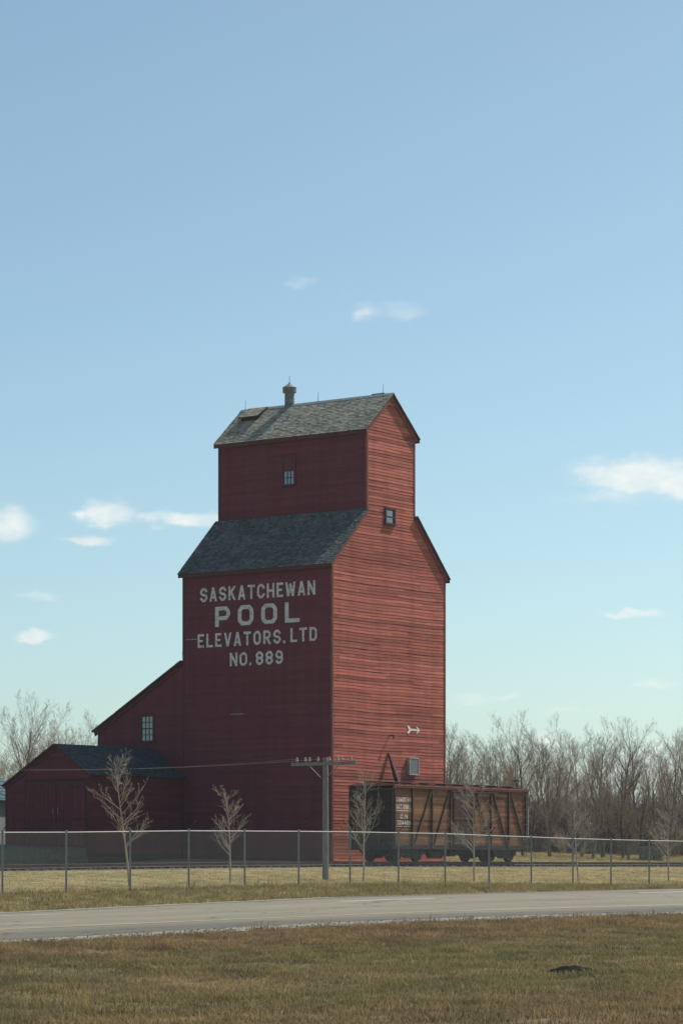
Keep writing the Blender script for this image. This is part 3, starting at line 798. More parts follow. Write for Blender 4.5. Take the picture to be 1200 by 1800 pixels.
mb = MB(); mb.tube([(119.12, P0+.0, 6.47), (119.12, P0-.30, 6.47)], .035, 8); mb.tube([(119.12, P0-.27, 6.47), (119.12, P0-.27, 6.30)], .03, 6)
mb.build('pipe_stub', M['trim_dark'], el)
# replaced board strips without paint on the shaded wall
bare = simple('bare_grey_board', (.30, .29, .28), .9, var=.2)
for pa, pb, z in ((92.40, 93.20, 11.36), (89.55, 90.35, 7.50)):
    mb = MB(); k = int((z-wl.z0)/EXPO); zz = wl.z0+k*EXPO+.05
    mb.box(T0-LIP-.012, T0-.004, pa, pb, zz, zz+.04); mb.build('patch_strip', bare, el)
mb = MB(); mb.hexa([(T0+.1, P1, 10.62), (T0+.7, P1, 10.62), (T0+.7, P1+.17, 10.62), (T0+.1, P1+.17, 10.62), (T0+.1, P1, 11.35), (T0+.7, P1, 11.35), (T0+.7, P1+.03, 11.35), (T0+.1, P1+.03, 11.35)])
mb.build('vent_hood', M['trim_dark'], el)

# ------------------------------------------------------------------ lean-to annex at the far end
AP = 98.95
an = thing('lean_to_annex', 'tall dark red lean-to with a steep roof and one paned window against the elevator', 'annex', (T0+.05, P1+.06, .62))
zl = lambda p: 10.22-(p-93.4)*(10.22-7.02)/(AP-93.4)
mb = MB(); mb.prism([(P1+.06, -.2), (AP, -.2), (AP, zl(AP)), (P1+.06, zl(P1+.06))], 'x', T0+.05, 123.6); mb.build('wall', M['core'], an)
AWIN = (95.32, 96.08, 6.32, 7.60)
aw = Wall('y', T0+.05, .45, 10.2, lambda z: (P1+.06, min(AP-.06, 93.4+(10.22-z-.04)/(10.22-7.02)*(AP-93.4))) if z < 10.1 else None, [(AWIN[0]-.09, AWIN[1]+.09, AWIN[2]-.05, AWIN[3]+.08)], 14, 0, .003)
aw.build(M['red_shade'], an)
window(an, 'y', T0+.05, *AWIN, 3, 2, mid=.5)
d = MB(); s_ = (10.22-7.02)/(AP-93.4); pe = AP+.28
out = [(P1+.06, zl(P1+.06)), (pe, zl(pe)), (pe+.03, zl(pe)+.06), (P1+.06, zl(P1+.06)+.07)]
d.prism(out, 'x', T0-.15, 123.8); ar = d.build('roof', M['trim_dark'], an)
shingles(ar, M['shingle_shade'], (pe+.04, zl(pe)+.05), (P1+.06, zl(P1+.06)+.075), T0-.17, 123.8, 33, axis='x')
mb = MB(); mb.prism([(P1+.1, zl(P1+.1)-.01), (pe-.02, zl(pe-.02)-.01), (pe-.1, zl(pe)-.2), (P1+.1, zl(P1+.1)-.22)], 'x', T0-.03, T0+.02); mb.build('rake_board', M['trim_dark'], ar)
mb = MB(); mb.box(T0+.01, T0+.12, AP-.07, AP+.03, .5, zl(AP)-.05); mb.build('corner_board', M['trim_dark'], an)

# ------------------------------------------------------------------ gabled drive shed
ST = 107.3; SR, SA, SL = 93.42, 95.42, 98.72; ZSR, ZSA, ZSL = 4.55, 5.90, 3.98; SB = .72
sh = thing('drive_shed', 'low dark red gabled shed with double doors in the elevator shade', 'shed', (ST, SR, SB))
mb = MB(); mb.prism([(SR, -.2), (SL, -.2), (SL, ZSL), (SA, ZSA), (SR, ZSR)], 'x', ST, T0+.02); mb.build('wall', M['core'], sh)
DO = (93.62, 97.40, .62, 4.05)
def span_gable(z):
    a = SR if z < ZSR else SR+(z-ZSR)/(ZSA-ZSR)*(SA-SR)
    b = SL if z < ZSL else SL-(z-ZSL)/(ZSA-ZSL)*(SL-SA)
    return (a+.07, b-.07) if b-a > .3 else None
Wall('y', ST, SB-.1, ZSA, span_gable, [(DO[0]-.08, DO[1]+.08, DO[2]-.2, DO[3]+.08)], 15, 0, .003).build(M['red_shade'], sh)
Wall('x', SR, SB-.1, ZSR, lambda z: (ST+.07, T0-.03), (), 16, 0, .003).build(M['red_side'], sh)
for (t, p) in ((ST, SR), (ST, SL)):
    mb = MB(); mb.box(t-.034, t+.07, p-.034 if p == SR else p-.07, p+.07 if p == SR else p+.034, SB-.1, (ZSR if p == SR else ZSL)-.03); mb.build('corner_board', M['trim_dark'], sh)
mid = 95.42
for a, b in ((DO[0], mid-.01), (mid+.01, DO[1])):
    mb = MB(); mb.box(ST-.03, ST-.005, a, b, DO[2]+.15, DO[3]); dr = mb.build('door', M['trim_dark'], sh)
    n = 8
    for k in range(n):
        q = MB(); pa = a+(b-a)*k/n; q.box(ST-.048, ST-.03, pa+.008, a+(b-a)*(k+1)/n-.008, DO[2]+.16, DO[3]-.01); q.build('plank', M['red_shade'], dr)
    q = MB()
    for z in (DO[2]+.3, 2.3, DO[3]-.2): q.box(ST-.075, ST-.049, a+.02, b-.02, z-.07, z+.07)
    q.build('ledge', M['trim_dark'], dr)
    hx = mid+(.16 if b > mid+.1 else -.16)
    q = MB(); q.tube([(ST-.08, hx, 2.55), (ST-.12, hx, 2.55), (ST-.12, hx, 2.85), (ST-.08, hx, 2.85)], .014, 6); q.build('handle', M['galv'], dr)
mb = MB(); mb.box(ST-.06, ST, DO[0]-.08, DO[0], DO[2]-.05, DO[3]); mb.box(ST-.06, ST, DO[1], DO[1]+.08, DO[2]-.05, DO[3]); mb.box(ST-.065, ST, DO[0]-.08, DO[1]+.08, DO[3]+.002, DO[3]+.08)
mb.build('door_frame', M['trim_dark'], sh)
def shed_slope(low, high, seed, over=.28):
    du, dz = high[0]-low[0], high[1]-low[1]; ln = math.hypot(du, dz); ux, uz = du/ln, dz/ln
    lo = (low[0]-ux*over, low[1]-uz*over); th = .06
    nx, nz_ = (-uz*th, ux*th) if ux > 0 else (uz*th, -ux*th)
    d = MB(); d.prism([lo, high, (high[0]+nx, high[1]+nz_), (lo[0]+nx, lo[1]+nz_)], 'x', ST-.2, T0-.03); r = d.build('roof', M['trim_dark'], sh)
    shingles(r, M['shingle_shed'], (lo[0]+nx-ux*.03, lo[1]+nz_-uz*.03), (high[0]+nx, high[1]+nz_), ST-.22, T0-.04, seed, axis='x', course=.14)
    f = MB(); f.prism([(lo[0], lo[1]-.01), (high[0], high[1]-.01), (high[0], high[1]-.2), (lo[0]+ux*.1, lo[1]-.15)], 'x', ST-.075, ST-.035); f.build('rake_board', M['trim_dark'], r)
    e = MB(); sx = 1 if ux > 0 else -1; e.box(min(lo[0]-sx*.025, lo[0]-.001*sx), max(lo[0]-sx*.025, lo[0]-.001*sx), ST-.2, T0-.04, lo[1]-.1, lo[1]+.05); e.build('eave_board', M['trim_dark'], r)
shed_slope((SR, ZSR), (SA-.002, ZSA), 41); shed_slope((SL, ZSL), (SA+.002, ZSA), 42, .10)
# earth ramp before the shed doors
mb = MB()
tt = frange(98.5, 107.25, .6); pp = [93.3, 93.5] + frange(94.2, 98.8, .9) + [99.4, 100.6]
def rz(t, p):
    k = min(1, max(0, (t-98.5)/6)); e = 1 if 93.4 < p < 99.6 else 0
    return gz(t, p)-.05+(.72-gz(107, 96)+.1)*k*e+ (.22*k*e)+.02*math.sin(t*3.1)*math.sin(p*2.3)
v = [(t, p, rz(t, p)) for p in pp for t in tt]; n_ = len(tt)
mb.v = v; mb.f = [(j*n_+i, j*n_+i+1, (j+1)*n_+i+1, (j+1)*n_+i) for j in range(len(pp)-1) for i in range(n_-1)]
rp = mb.build('earth_ramp', simple('mossy_earth', (.085, .10, .065), .95, var=.4, scale=5), kind='structure', smooth=True)

# ------------------------------------------------------------------ pale metal shed at the left edge
ms = thing('metal_shed', 'pale metal shed with a ribbed grey roof left of the red drive shed', 'shed', (106, 101.4, .9))
wallm = simple('pale_metal_wall', (.42, .45, .46), .6, .1, .12, 2); roofm = simple('ribbed_roof_metal', (.10, .15, .175), .95, 0, .15, 2, 0)
mb = MB(); mb.prism([(101.4, .5), (107.4, .5), (107.4, 3.45), (104.4, 4.95), (101.4, 3.45)], 'x', 94, 112); mb.build('wall', M['core'], ms)
for k in range(20):
    q = MB(); x = 94+k*.9; q.box(x+.01, x+.89, 101.35, 101.4, .6, 3.4)
    q.box(x+.02, x+.07, 101.33, 101.35, .6, 3.4); q.build('wall_panel', wallm, ms)
for k in range(20):
    x = 93.9+k*.91; q = MB()
    for (pa, pb) in ((101.15, 104.4), (107.65, 104.4)):
        za = 3.33; zb = 4.95
        q.hexa([(x+.005, pa, za), (x+.905, pa, za), (x+.905, pb, zb), (x+.005, pb, zb), (x+.005, pa, za+.03), (x+.905, pa, za+.03), (x+.905, pb, zb+.03), (x+.005, pb, zb+.03)])
        q.bar((x+.05, pa, za+.045), (x+.05, pb, zb+.045), .05, .03)
    for j in range(9):
        z0 = 3.33+(j+.5)/9*1.62; p0_ = 101.15+(j+.5)/9*3.25; q.box(x+.01, x+.9, p0_-.03, p0_+.03, z0+.02, z0+.05)
    q.build('roof_panel', roofm, ms)

# ------------------------------------------------------------------ railway track
TP = 80.75; RZ = [(60, -.02), (87, .08), (100, .20), (113, .26), (150, .25), (300, .25)]
rt = thing('railway_track', 'rusty railway track on old ties running past the elevator', 'railway track', (0, TP, 0))
railm = simple('rusty_rail_steel', (.085, .06, .05), .6, .4, .3)
tiem = paint_wood('weathered_tie_wood', (.055, .045, .038), (.115, .10, .085), (.15, .14, .12), .4, 'y', .4)
tie_me = []
for s in range(4):
    rr = random.Random(s); mb = MB(); w = .115+rr.uniform(-.01, .01); L_ = 1.28
    mb.hexa([(-w, -L_, -.17), (w, -L_, -.17), (w, L_, -.17), (-w, L_, -.17), (-w*.95, -L_+.01, 0), (w*.93, -L_+.02, 0), (w*.95, L_-.015, 0), (-w*.95, L_-.01, 0)])
    tie_me.append(mb.mesh('sleeper', tiem))
rr = random.Random(5); x = 64.0
while x < 215:
    z = interp(RZ, x)-.16
    inst('sleeper', tie_me[rr.randrange(4)], rt, (x, rr.uniform(-.05, .05), z+rr.uniform(-.012, .006)), (0, 0, rr.uniform(-.03, .03)))
    x += .56+rr.uniform(-.03, .03)
for sy in (-.7525, .7525):
    mb = MB()
    prof = [(-.07, -.158), (.07, -.158), (.07, -.146), (.015, -.125), (.012, -.045), (.036, -.032), (.036, -.003), (.03, 0), (-.03, 0), (-.036, -.003), (-.036, -.032), (-.012, -.045), (-.015, -.125), (-.07, -.146)]
    xs = frange(40, 260, 4); n = len(prof)
    for x in xs:
        for (a, b) in prof: mb.v.append((x, TP+sy+a, interp(RZ, x)+b))
    for i in range(len(xs)-1):
        for k in range(n): mb.f.append((i*n+k, i*n+(k+1) % n, (i+1)*n+(k+1) % n, (i+1)*n+k))
    mb.build('rail', railm, rt)
def bal(t, p):
    d = abs(p-TP); top = interp(RZ, t)-.215
    base = gz(t, p)-.03
    return max(base, top-max(0, d-1.25)*.42)
bl = grid('track_bed', frange(40, 260, 2), [77.2, 78, 78.6, 79.1, 79.45, 80.2, 80.75, 81.3, 82.05, 82.4, 83], bal, simple('dirty_ballast', (.13, .115, .095), .95, var=.45, scale=9)); bl['kind'] = 'structure'
def ballast_stones():
    rnd = random.Random(9); mb = MB()
    for _ in range(9000):
        t = rnd.uniform(70, 190); p = TP+rnd.uniform(-1.75, 1.6); s = .035*rnd.uniform(.6, 1.6); z = bal(t, p)
        a = rnd.uniform(0, 6.28); ca, sa = math.cos(a)*s, math.sin(a)*s; h = s*.8; n0 = len(mb.v)
        mb.v += [(t+ca, p+sa, z), (t-sa, p+ca, z), (t-ca, p-sa, z), (t+sa, p-ca, z), (t+ca*.2, p, z+h)]
        mb.f += [(n0, n0+1, n0+4), (n0+1, n0+2, n0+4), (n0+2, n0+3, n0+4), (n0+3, n0, n0+4)]
    mb.build('ballast_stones', islands('ballast_stones', [(.10,.09,.08), (.18,.16,.135), (.25,.225,.19), (.14,.12,.10)], .95), kind='stuff')
ballast_stones()

# ------------------------------------------------------------------ boxcar
BX0, BX1, BY0, BY1 = 112.85, 124.40, 79.47, 81.98
def boxcar():
    rt_ = .26
    b = thing('boxcar', 'weathered wooden boxcar with outside steel braces standing beside the elevator', 'boxcar', (BX0, TP, rt_))
    wood = paint_wood('weathered_boxcar_wood', (.155, .075, .045), (.245, .13, .075), (.23, .17, .125), .5, 'x', .4)
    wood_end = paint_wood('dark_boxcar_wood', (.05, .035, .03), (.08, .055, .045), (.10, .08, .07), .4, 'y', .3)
    steel = simple('boxcar_steel', (.075, .055, .05), .7, .2, .35)
    steel_red = simple('boxcar_oxide_steel', (.21, .085, .065), .7, .1, .3)
    dark = simple('boxcar_underframe', (.022, .022, .024), .7, .2, .3)
    zs, ze = 1.04, 3.70
    mb = MB(); mb.box(BX0+.05, BX1-.05, BY0+.06, BY1-.06, zs-.02, ze+.02); mb.build('body', simple('boxcar_inner_wood', (.05,.035,.028), .9), b)
    n = 20; h = (ze-zs)/n; rnd = random.Random(4)
    for k in range(n):
        for (ya, yb, nm) in ((BY0+.02, BY0+.06, wood), (BY1-.06, BY1-.02, wood)):
            q = MB(); j = rnd.uniform(-.004, .004); q.box(BX0+.06, BX1-.06, ya+j, yb+j, zs+k*h+.004, zs+(k+1)*h-.004); q.build('side_board', nm, b)
        for (xa, xb) in ((BX0+.01, BX0+.05), (BX1-.05, BX1-.01)):
            q = MB(); j = rnd.uniform(-.004, .004); q.box(xa+j, xb+j, BY0+.06, BY1-.06, zs+k*h+.004, zs+(k+1)*h-.004); q.build('end_board', wood_end, b)
    posts = [112.97, 114.42, 116.05, 117.62, 119.62, 121.15, 122.72, 124.28]
    for sgn, yf in ((1, BY0), (-1, BY1)):
        def yy(a, c): return (yf+a, yf+c) if sgn > 0 else (yf-c, yf-a)
        for x in posts:
            q = MB(); a, c = yy(-.06, .019); q.box(x-.012, x+.012, a, c, zs-.12, ze); a, c = yy(-.06, -.048); q.box(x-.085, x-.012, a, c, zs-.12, ze); a, c = yy(.004, .018); q.box(x+.012, x+.085, a, c, zs-.12, ze)
            q.build('side_post', steel, b)
        for xa, xb in ((114.52, 115.95), (116.15, 117.5), (121.05, 119.75), (122.62, 121.25), (124.18, 122.85)) if sgn > 0 else ((114.52, 115.95), (116.15, 117.5), (121.05, 119.75), (122.62, 121.25)):
            q = MB(); a, c = yy(-.045, .017); m_ = (a+c)/2
            q.bar((xa, m_, zs-.05), (xb, m_, ze-.02), .02, c-a, (0, 1, 0)) if False else None
            d = Vector((xb-xa, 0, ze-zs+.03)).normalized(); nrm = Vector((d.z, 0, -d.x))*.045
            A, B = Vector((xa, 0, zs-.05)), Vector((xb, 0, ze-.02))
            for (o0, o1, w0, w1) in ((-.045, -.033, -1, 1), (-.033, .017, -.25, .25)):
                a, c = yy(o0, o1)
                q.hexa([(A+nrm*w0)+Vector((0,a,0)), (A+nrm*w1)+Vector((0,a,0)), (B+nrm*w1)+Vector((0,a,0)), (B+nrm*w0)+Vector((0,a,0)),
                        (A+nrm*w0)+Vector((0,c,0)), (A+nrm*w1)+Vector((0,c,0)), (B+nrm*w1)+Vector((0,c,0)), (B+nrm*w0)+Vector((0,c,0))])
            q.build('diagonal_brace', steel, b)
        # door
        a, c = yy(-.085, -.02)
        q = MB(); q.box(117.74, 119.50, a+.02 if sgn > 0 else a, c if sgn > 0 else c-.02, zs+.02, ze-.10); dr = q.build('door', simple('boxcar_door_wood', (.10,.062,.045), .85, var=.4, scale=5), b)
        for k in range(11):
            x = 117.76+k*.157; q = MB(); a2, c2 = yy(-.082, -.066); q.box(x+.006, x+.15, a2, c2, zs+.06, ze-.14); q.build('plank', wood_end, dr)
        q = MB(); a2, c2 = yy(-.10, -.083)
        for z in (zs+.09, zs+1.3, ze-.2): q.box(117.76, 119.48, a2, c2, z-.05, z+.05)
        q.build('door_frame', steel, dr)
        q = MB(); a2, c2 = yy(-.12, -.03); q.box(117.5, 121.6, a2, c2, ze-.11, ze-.05); q.build('door_track', steel, b)
        # side sill and eave plate
        q = MB(); a, c = yy(-.03, .05); q.box(BX0+.02, BX1-.02, a, c, zs-.2, zs); q.build('side_sill', dark, b)
        q = MB(); a, c = yy(-.075, .02); q.box(BX0-.04, BX1+.04, a, c, ze, ze+.10); q.build('eave_plate', steel_red, b)
    # roof: two slopes of ribbed sheets, running boards
    ym = (BY0+BY1)/2
    q = MB(); q.prism([(BY0-.10, ze+.10), (BY1+.10, ze+.10), (BY1+.10, ze+.14), (ym, ze+.25), (BY0-.10, ze+.14)], 'x', BX0-.08, BX1+.08); roof = q.build('roof', steel_red, b)
    for k in range(15):
        x = BX0+.1+k*(BX1-BX0-.2)/14
        q = MB()
        for y in (BY0-.10, BY1+.10): q.bar((x, y, ze+.155), (x, ym, ze+.265), .05, .03)
        q.build('roof_rib', steel_red, roof)
    for k, (y, w) in enumerate(((ym-.2, .085), (ym, .085), (ym+.2, .085))):
        q = MB(); q.box(BX0-.25, BX1+.25, y-w, y+w, ze+.315, ze+.345); q.build('running_board', simple('grey_plank', (.16,.12,.10), .9) if k == 0 else bpy.data.materials['grey_plank'], b)
    q = MB()
    for k in range(9): x = BX0-.1+k*(BX1-BX0+.2)/8; q.box(x-.03, x+.03, ym-.3, ym+.3, ze+.235, ze+.315)
    q.build('running_board_saddle', steel, b)
    # ends: corner posts, braces, ladders, sills, couplers, brake wheel
    for xe, sg in ((BX0, -1), (BX1, 1)):
        for y in (BY0+.02, BY1-.02):
            q = MB(); q.box(min(xe, xe+sg*.03)-.03, max(xe, xe+sg*.03)+.03, y-.04, y+.04, zs-.2, ze); q.build('corner_post', steel, b)
        for y in (BY0+.85, BY1-.85):
            q = MB(); q.box(xe-.05 if sg < 0 else xe-.01, xe+.01 if sg < 0 else xe+.05, y-.05, y+.05, zs-.2, ze+.1); q.build('end_post', steel, b)
        q = MB(); q.box(xe-.1 if sg < 0 else xe, xe if sg < 0 else xe+.1, BY0, BY1, zs-.24, zs); q.build('end_sill', dark, b)
        for k in range(8):
            z = zs-.05+k*.37; lad = MB(); lad.tube([(xe+sg*.02, BY0+.12, z), (xe+sg*.09, BY0+.12, z), (xe+sg*.09, BY0+.55, z), (xe+sg*.02, BY0+.55, z)], .012, 5)
            lad.build('ladder_rung', steel, b)
        q = MB(); q.box(min(xe, xe+sg*.55), max(xe, xe+sg*.55), TP-.1, TP+.1, zs-.28, zs-.08); q.box(min(xe+sg*.5, xe+sg*.75), max(xe+sg*.5, xe+sg*.75), TP-.14, TP+.14, zs-.34, zs-.02); q.build('coupler', dark, b)
    for xc in (BX0+.35, BX1-.35):
        for k in range(8):
            z = zs-.05+k*.37; lad = MB(); lad.tube([(xc-.2, BY0-.0, z), (xc-.2, BY0-.1, z), (xc+.2, BY0-.1, z), (xc+.2, BY0, z)], .012, 5)
            lad.build('ladder_rung', steel, b)
        q = MB(); q.tube([(xc-.2, BY0-.02, zs-.15), (xc-.2, BY0-.05, zs-.5), (xc+.2, BY0-.05, zs-.5), (xc+.2, BY0-.02, zs-.15)], .014, 5); q.build('stirrup_step', dark, b)
    q = MB(); q.tube([(BX1+.12, BY0+.7, zs), (BX1+.12, BY0+.7, ze+.62)], .018, 6); mast = q.build('brake_mast', dark, b)
    q = MB(); c0 = Vector((BX1+.12, BY0+.7, ze+.6))
    q.tube([c0+Vector((.2*math.cos(a), .2*math.sin(a), 0)) for a in [2*math.pi*k/16 for k in range(17)]], .016, 5, False)
    for k in range(4): a = math.pi*k/4; q.bar(c0-Vector((.2*math.cos(a), .2*math.sin(a), 0)), c0+Vector((.2*math.cos(a), .2*math.sin(a), 0)), .02, .012)
    q.build('brake_wheel', dark, mast)
    q = MB(); q.box(BX1-.03, BX1+.02, BY0-.055, BY0-.03, 1.55, 3.0); q.build('end_plate', simple('grey_plate', (.30,.32,.32), .6), b)
    # underframe
    q = MB(); q.box(BX0+.1, BX1-.1, TP-.3, TP+.3, zs-.42, zs-.05); q.box(BX0+.1, BX1-.1, BY0+.1, BY1-.1, zs-.08, zs-.03); q.build('underframe', dark, b)
    q = MB(); q.lathe((117.0, TP-.75, .62), [(.17, -.55), (.2, -.5), (.2, .5), (.17, .55)], 14, 'x'); q.lathe((118.4, TP-.75, .66), [(.12, -.3), (.15, -.28), (.15, .3), (.12, .32)], 12, 'x')
    q.box(116.4, 118.8, TP-.8, TP-.7, .78, .98); q.build('air_brake_cylinder', dark, b)
    q = MB(); q.tube([(114.2, BY0+.35, zs-.2), (116.4, BY0+.35, .62), (120.8, BY0+.35, .62), (123.0, BY0+.35, zs-.2)], .02, 6)
    for x in (116.4, 120.8): q.box(x-.05, x+.05, BY0+.28, BY0+.42, .6, zs-.1)
    q.build('truss_rod', dark, b)
    for xc in (BX0+1.75, BX1-1.75):
        q = MB(); q.box(xc-.18, xc+.18, TP-1.05, TP+1.05, rt_+.30, rt_+.62)
        tr = q.build('truck', dark, b)
        for sy in (-1.0, 1.0):
            y = TP+sy; f = MB()
            f.prism([(xc-1.02, rt_+.40), (xc-.80, rt_+.34), (xc-.42, rt_+.16), (xc+.42, rt_+.16), (xc+.80, rt_+.34), (xc+1.02, rt_+.40), (xc+1.02, rt_+.56), (xc+.62, rt_+.60), (xc+.38, rt_+.74), (xc-.38, rt_+.74), (xc-.62, rt_+.60), (xc-1.02, rt_+.56)], 'y', y-.055, y+.055)
            f.build('side_frame', dark, tr)
            for dx in (-.15, 0, .15):
                s = MB(); s.lathe((xc+dx, y-.005, rt_+.24), [(.06, 0), (.06, .38)], 10); s.build('spring', dark, tr)
            for dx in (-.84, .84):
                s = MB(); s.box(xc+dx-.13, xc+dx+.13, y-.1 if sy < 0 else y-.04, y+.04 if sy < 0 else y+.1, rt_+.30, rt_+.56); s.build('axle_box', dark, tr)
        for dx in (-.84, .84):
            for sy in (-.76, .76):
                w = MB(); s = 1 if sy < 0 else -1; y = TP+sy
                prof = [(.05, -.07*s), (.28, -.055*s), (.36, -.06*s), (.405, -.06*s), (.415, .04*s), (.45, .055*s), (.45, .085*s), (.38, .085*s), (.3, .06*s), (.05, .07*s)]
                w.lathe((xc+dx, y, rt_+.415), prof if s < 0 else prof, 26, 'y'); w.build('wheel', dark, tr)
            a = MB(); a.lathe((xc+dx, TP, rt_+.42), [(.07, -1.0), (.07, 1.0)], 10, 'y'); a.build('axle', dark, tr)
    # lettering in the first bay (flat print on the boards)
    wp = simple('faded_white_lettering', (.62, .60, .56), .8, var=.2, scale=12)
    def txt(s, xa, xb, z, h_, th):
        n_ = len(s); w = (xb-xa)/(n_+.22*(n_-1)); g_ = w*.22; x = xa; mb = MB()
        for ch in s:
            if ch != ' ':
                x_ = x
                letter_mesh(mb, glyph(ch, w/h_, th/h_, th/h_), lambda u, zz, o: (x_+u*h_, BY0+.012-o, zz), z, h_, .012, lambda z: 0, [], w/h_ if ch != '.' else None)
            x += w+g_
        if mb.v: mb.build('lettering', wp, b)
    txt('CANADIAN', 113.10, 114.28, 3.05, .21, .036); txt('NATIONAL', 113.10, 114.28, 2.72, .21, .036)
    txt('C', 113.42, 113.62, 2.27, .20, .038); txt('N', 113.80, 114.0, 2.27, .20, .038); txt('.', 113.68, 113.72, 2.27, .20, .038)
    txt('504469', 113.16, 114.26, 1.98, .20, .036)
    mb = MB()
    for z, hh in ((2.625, .03), (1.90, .022)): mb.quad((113.08, BY0+.012, z), (114.28, BY0+.012, z), (114.28, BY0+.012, z+hh), (113.08, BY0+.012, z+hh))
    mb.build('lettering_rule', wp, b)
boxcar()

# ------------------------------------------------------------------ chain link fence
def fence():
    ts = [57.85, 60.7, 63.53, 66.31, 69.25, 72.08, 74.92, 77.8, 80.67, 83.51, 86.37, 89.18, 92.0, 94.9, 97.67, 100.56, 103.4, 106.3, 109.2, 112.1, 115.0, 117.9, 120.8, 123.7]
    fz = lambda t: interp(FENCE_Z, t)
    HT = 1.81
    f = thing('chain_link_fence', 'galvanised chain link fence with angled post arms along the highway verge', 'fence', (ts[3], FENCE_P, fz(ts[3])))
    pm = simple('fence_galvanised', (.23, .24, .235), .55, .35, .25, 10); railp = simple('bright_galvanised', (.40, .405, .385), .55, .2, .15, 10); wm_ = simple('fence_wire', (.36, .37, .36), .6, .3, .2, 30)
    top = lambda t: fz(t)+HT
    for i, t in enumerate(ts):
        big = .030
        q = MB(); q.tube([(t, FENCE_P, fz(t)-.3), (t, FENCE_P, top(t)+.02)], big, 10); po = q.build('post', pm, f)
        q = MB(); q.lathe((t, FENCE_P, top(t)+.02), [(.042, -.05), (.042, .03), (.02, .06)], 10); q.build('post_cap', pm, po)
        q = MB(); q.tube([(t, FENCE_P, top(t)+.04), (t, FENCE_P-.28, top(t)+.32)], [.016, .012], 6); q.build('barb_arm', M['darkmetal'], po)
    for a, b in zip(ts, ts[1:]):
        q = MB(); q.tube([(a, FENCE_P, top(a)), (b, FENCE_P, top(b))], .020, 8); q.build('top_rail', railp, f)
        # woven fabric: zigzag wires
        n = int(round((b-a)/.052)); pitch = (b-a)/n; half = .026; H_ = HT-.07; m_ = int(H_/half); r = .0027
        k = np.arange(m_+1)
        V = []; F = []
        base = 0
        ang = np.array([0, 2.094, 4.189])
        for i in range(n):
            sx = a+(i+.5)*pitch + np.where((k+0) % 2 == 0, -pitch/2, pitch/2)*1.04
            zb = fz(a)+(fz(b)-fz(a))*(i+.5)/n
            z = zb+.05+k*half
            y = FENCE_P-.03+np.where(k % 2 == 0, .003, -.003)
            ring = np.stack([np.stack([sx+r*1.3*np.cos(t_), y+r*np.sin(t_), z], 1) for t_ in ang], 1).reshape(-1, 3)
            V.append(ring)
            j = np.arange(m_)[:, None]*3+base
            for c in range(3):
                d = (c+1) % 3
                F.append(np.concatenate([j+c, j+d, j+3+d, j+3+c], 1))
            base += ring.shape[0]
        V = np.concatenate(V)-np.array(world_org(f)); F = np.concatenate(F)
        me = bpy.data.meshes.new('wire_mesh'); me.vertices.add(len(V)); me.vertices.foreach_set('co', V.astype(np.float32).ravel())
        me.loops.add(F.size); me.loops.foreach_set('vertex_index', F.astype(np.int32).ravel())
        me.polygons.add(len(F)); me.polygons.foreach_set('loop_start', np.arange(0, F.size, 4, dtype=np.int32))
        me.materials.append(wm_); me.update(calc_edges=True)
        o = bpy.data.objects.new('wire_mesh', me); COL.objects.link(o); o.parent = f; o['kind'] = 'stuff'
fence()

# ------------------------------------------------------------------ telegraph pole and wires
def pole(t, p, label, grp):
    z = gz(t, p)
    o = thing('telegraph_pole', label, 'telegraph pole', (t, p, z), grp)
    pm = simple('weathered_pole_wood', (.20, .20, .185), .9, 0, .3, 4, stretch=(4, 4, .6)) if 'weathered_pole_wood' not in bpy.data.materials else bpy.data.materials['weathered_pole_wood']
    q = MB(); q.tube([(t, p, z-.4), (t, p, z+1.5), (t, p, z+4.6), (t, p, z+4.66)], [.128, .122, .105, .085], 14); q.build('pole', pm, o, smooth=False)
    q = MB(); q.box(t-.16, t-.06, p-1.52, p+1.52, z+4.36, z+4.48); q.build('crossarm', pm, o)
    for s in (-1, 1):
        q = MB(); q.bar((t-.10, p+s*.72, z+4.37), (t-.13, p+s*.09, z+3.85), .035, .02); q.build('arm_brace', pm, o)
    im = simple('pale_insulator', (.34, .29, .25), .35, 0, .3, 30, .6) if 'pale_insulator' not in bpy.data.materials else bpy.data.materials['pale_insulator']
    for d in (1.28, .88, .68, .27, -.27, -.65, -.84, -1.28):
        q = MB(); q.lathe((t-.11, p+d, z+4.48), [(.012, 0), (.012, .05), (.055, .05), (.06, .09), (.04, .11), (.05, .14), (.035, .19), (.015, .20)], 10); q.build('insulator', im, o)
    return z+4.62
za = pole(90.65, 67.0, 'grey wooden telegraph pole with crossarm and insulators before the elevator corner', None)
zb = pole(48.0, 67.0, 'grey wooden telegraph pole outside the left of the view', None)
wr_m = simple('dark_wire', (.03, .028, .026), .6, .2)
w = thing('telegraph_wires', 'thin sagging telegraph wires running left from the wooden pole', 'wires', (90.6, 67.0, za))
for d in (1.28, -.27):
    q = MB(); pts = []
    for k in range(25):
        s = k/24; t = 90.54+(47.9-90.54)*s
        pts.append((t, 67+d, za+(zb-za)*s-.85*4*s*(1-s)))
    q.tube(pts, .003, 4); q.build('wire', wr_m, w)

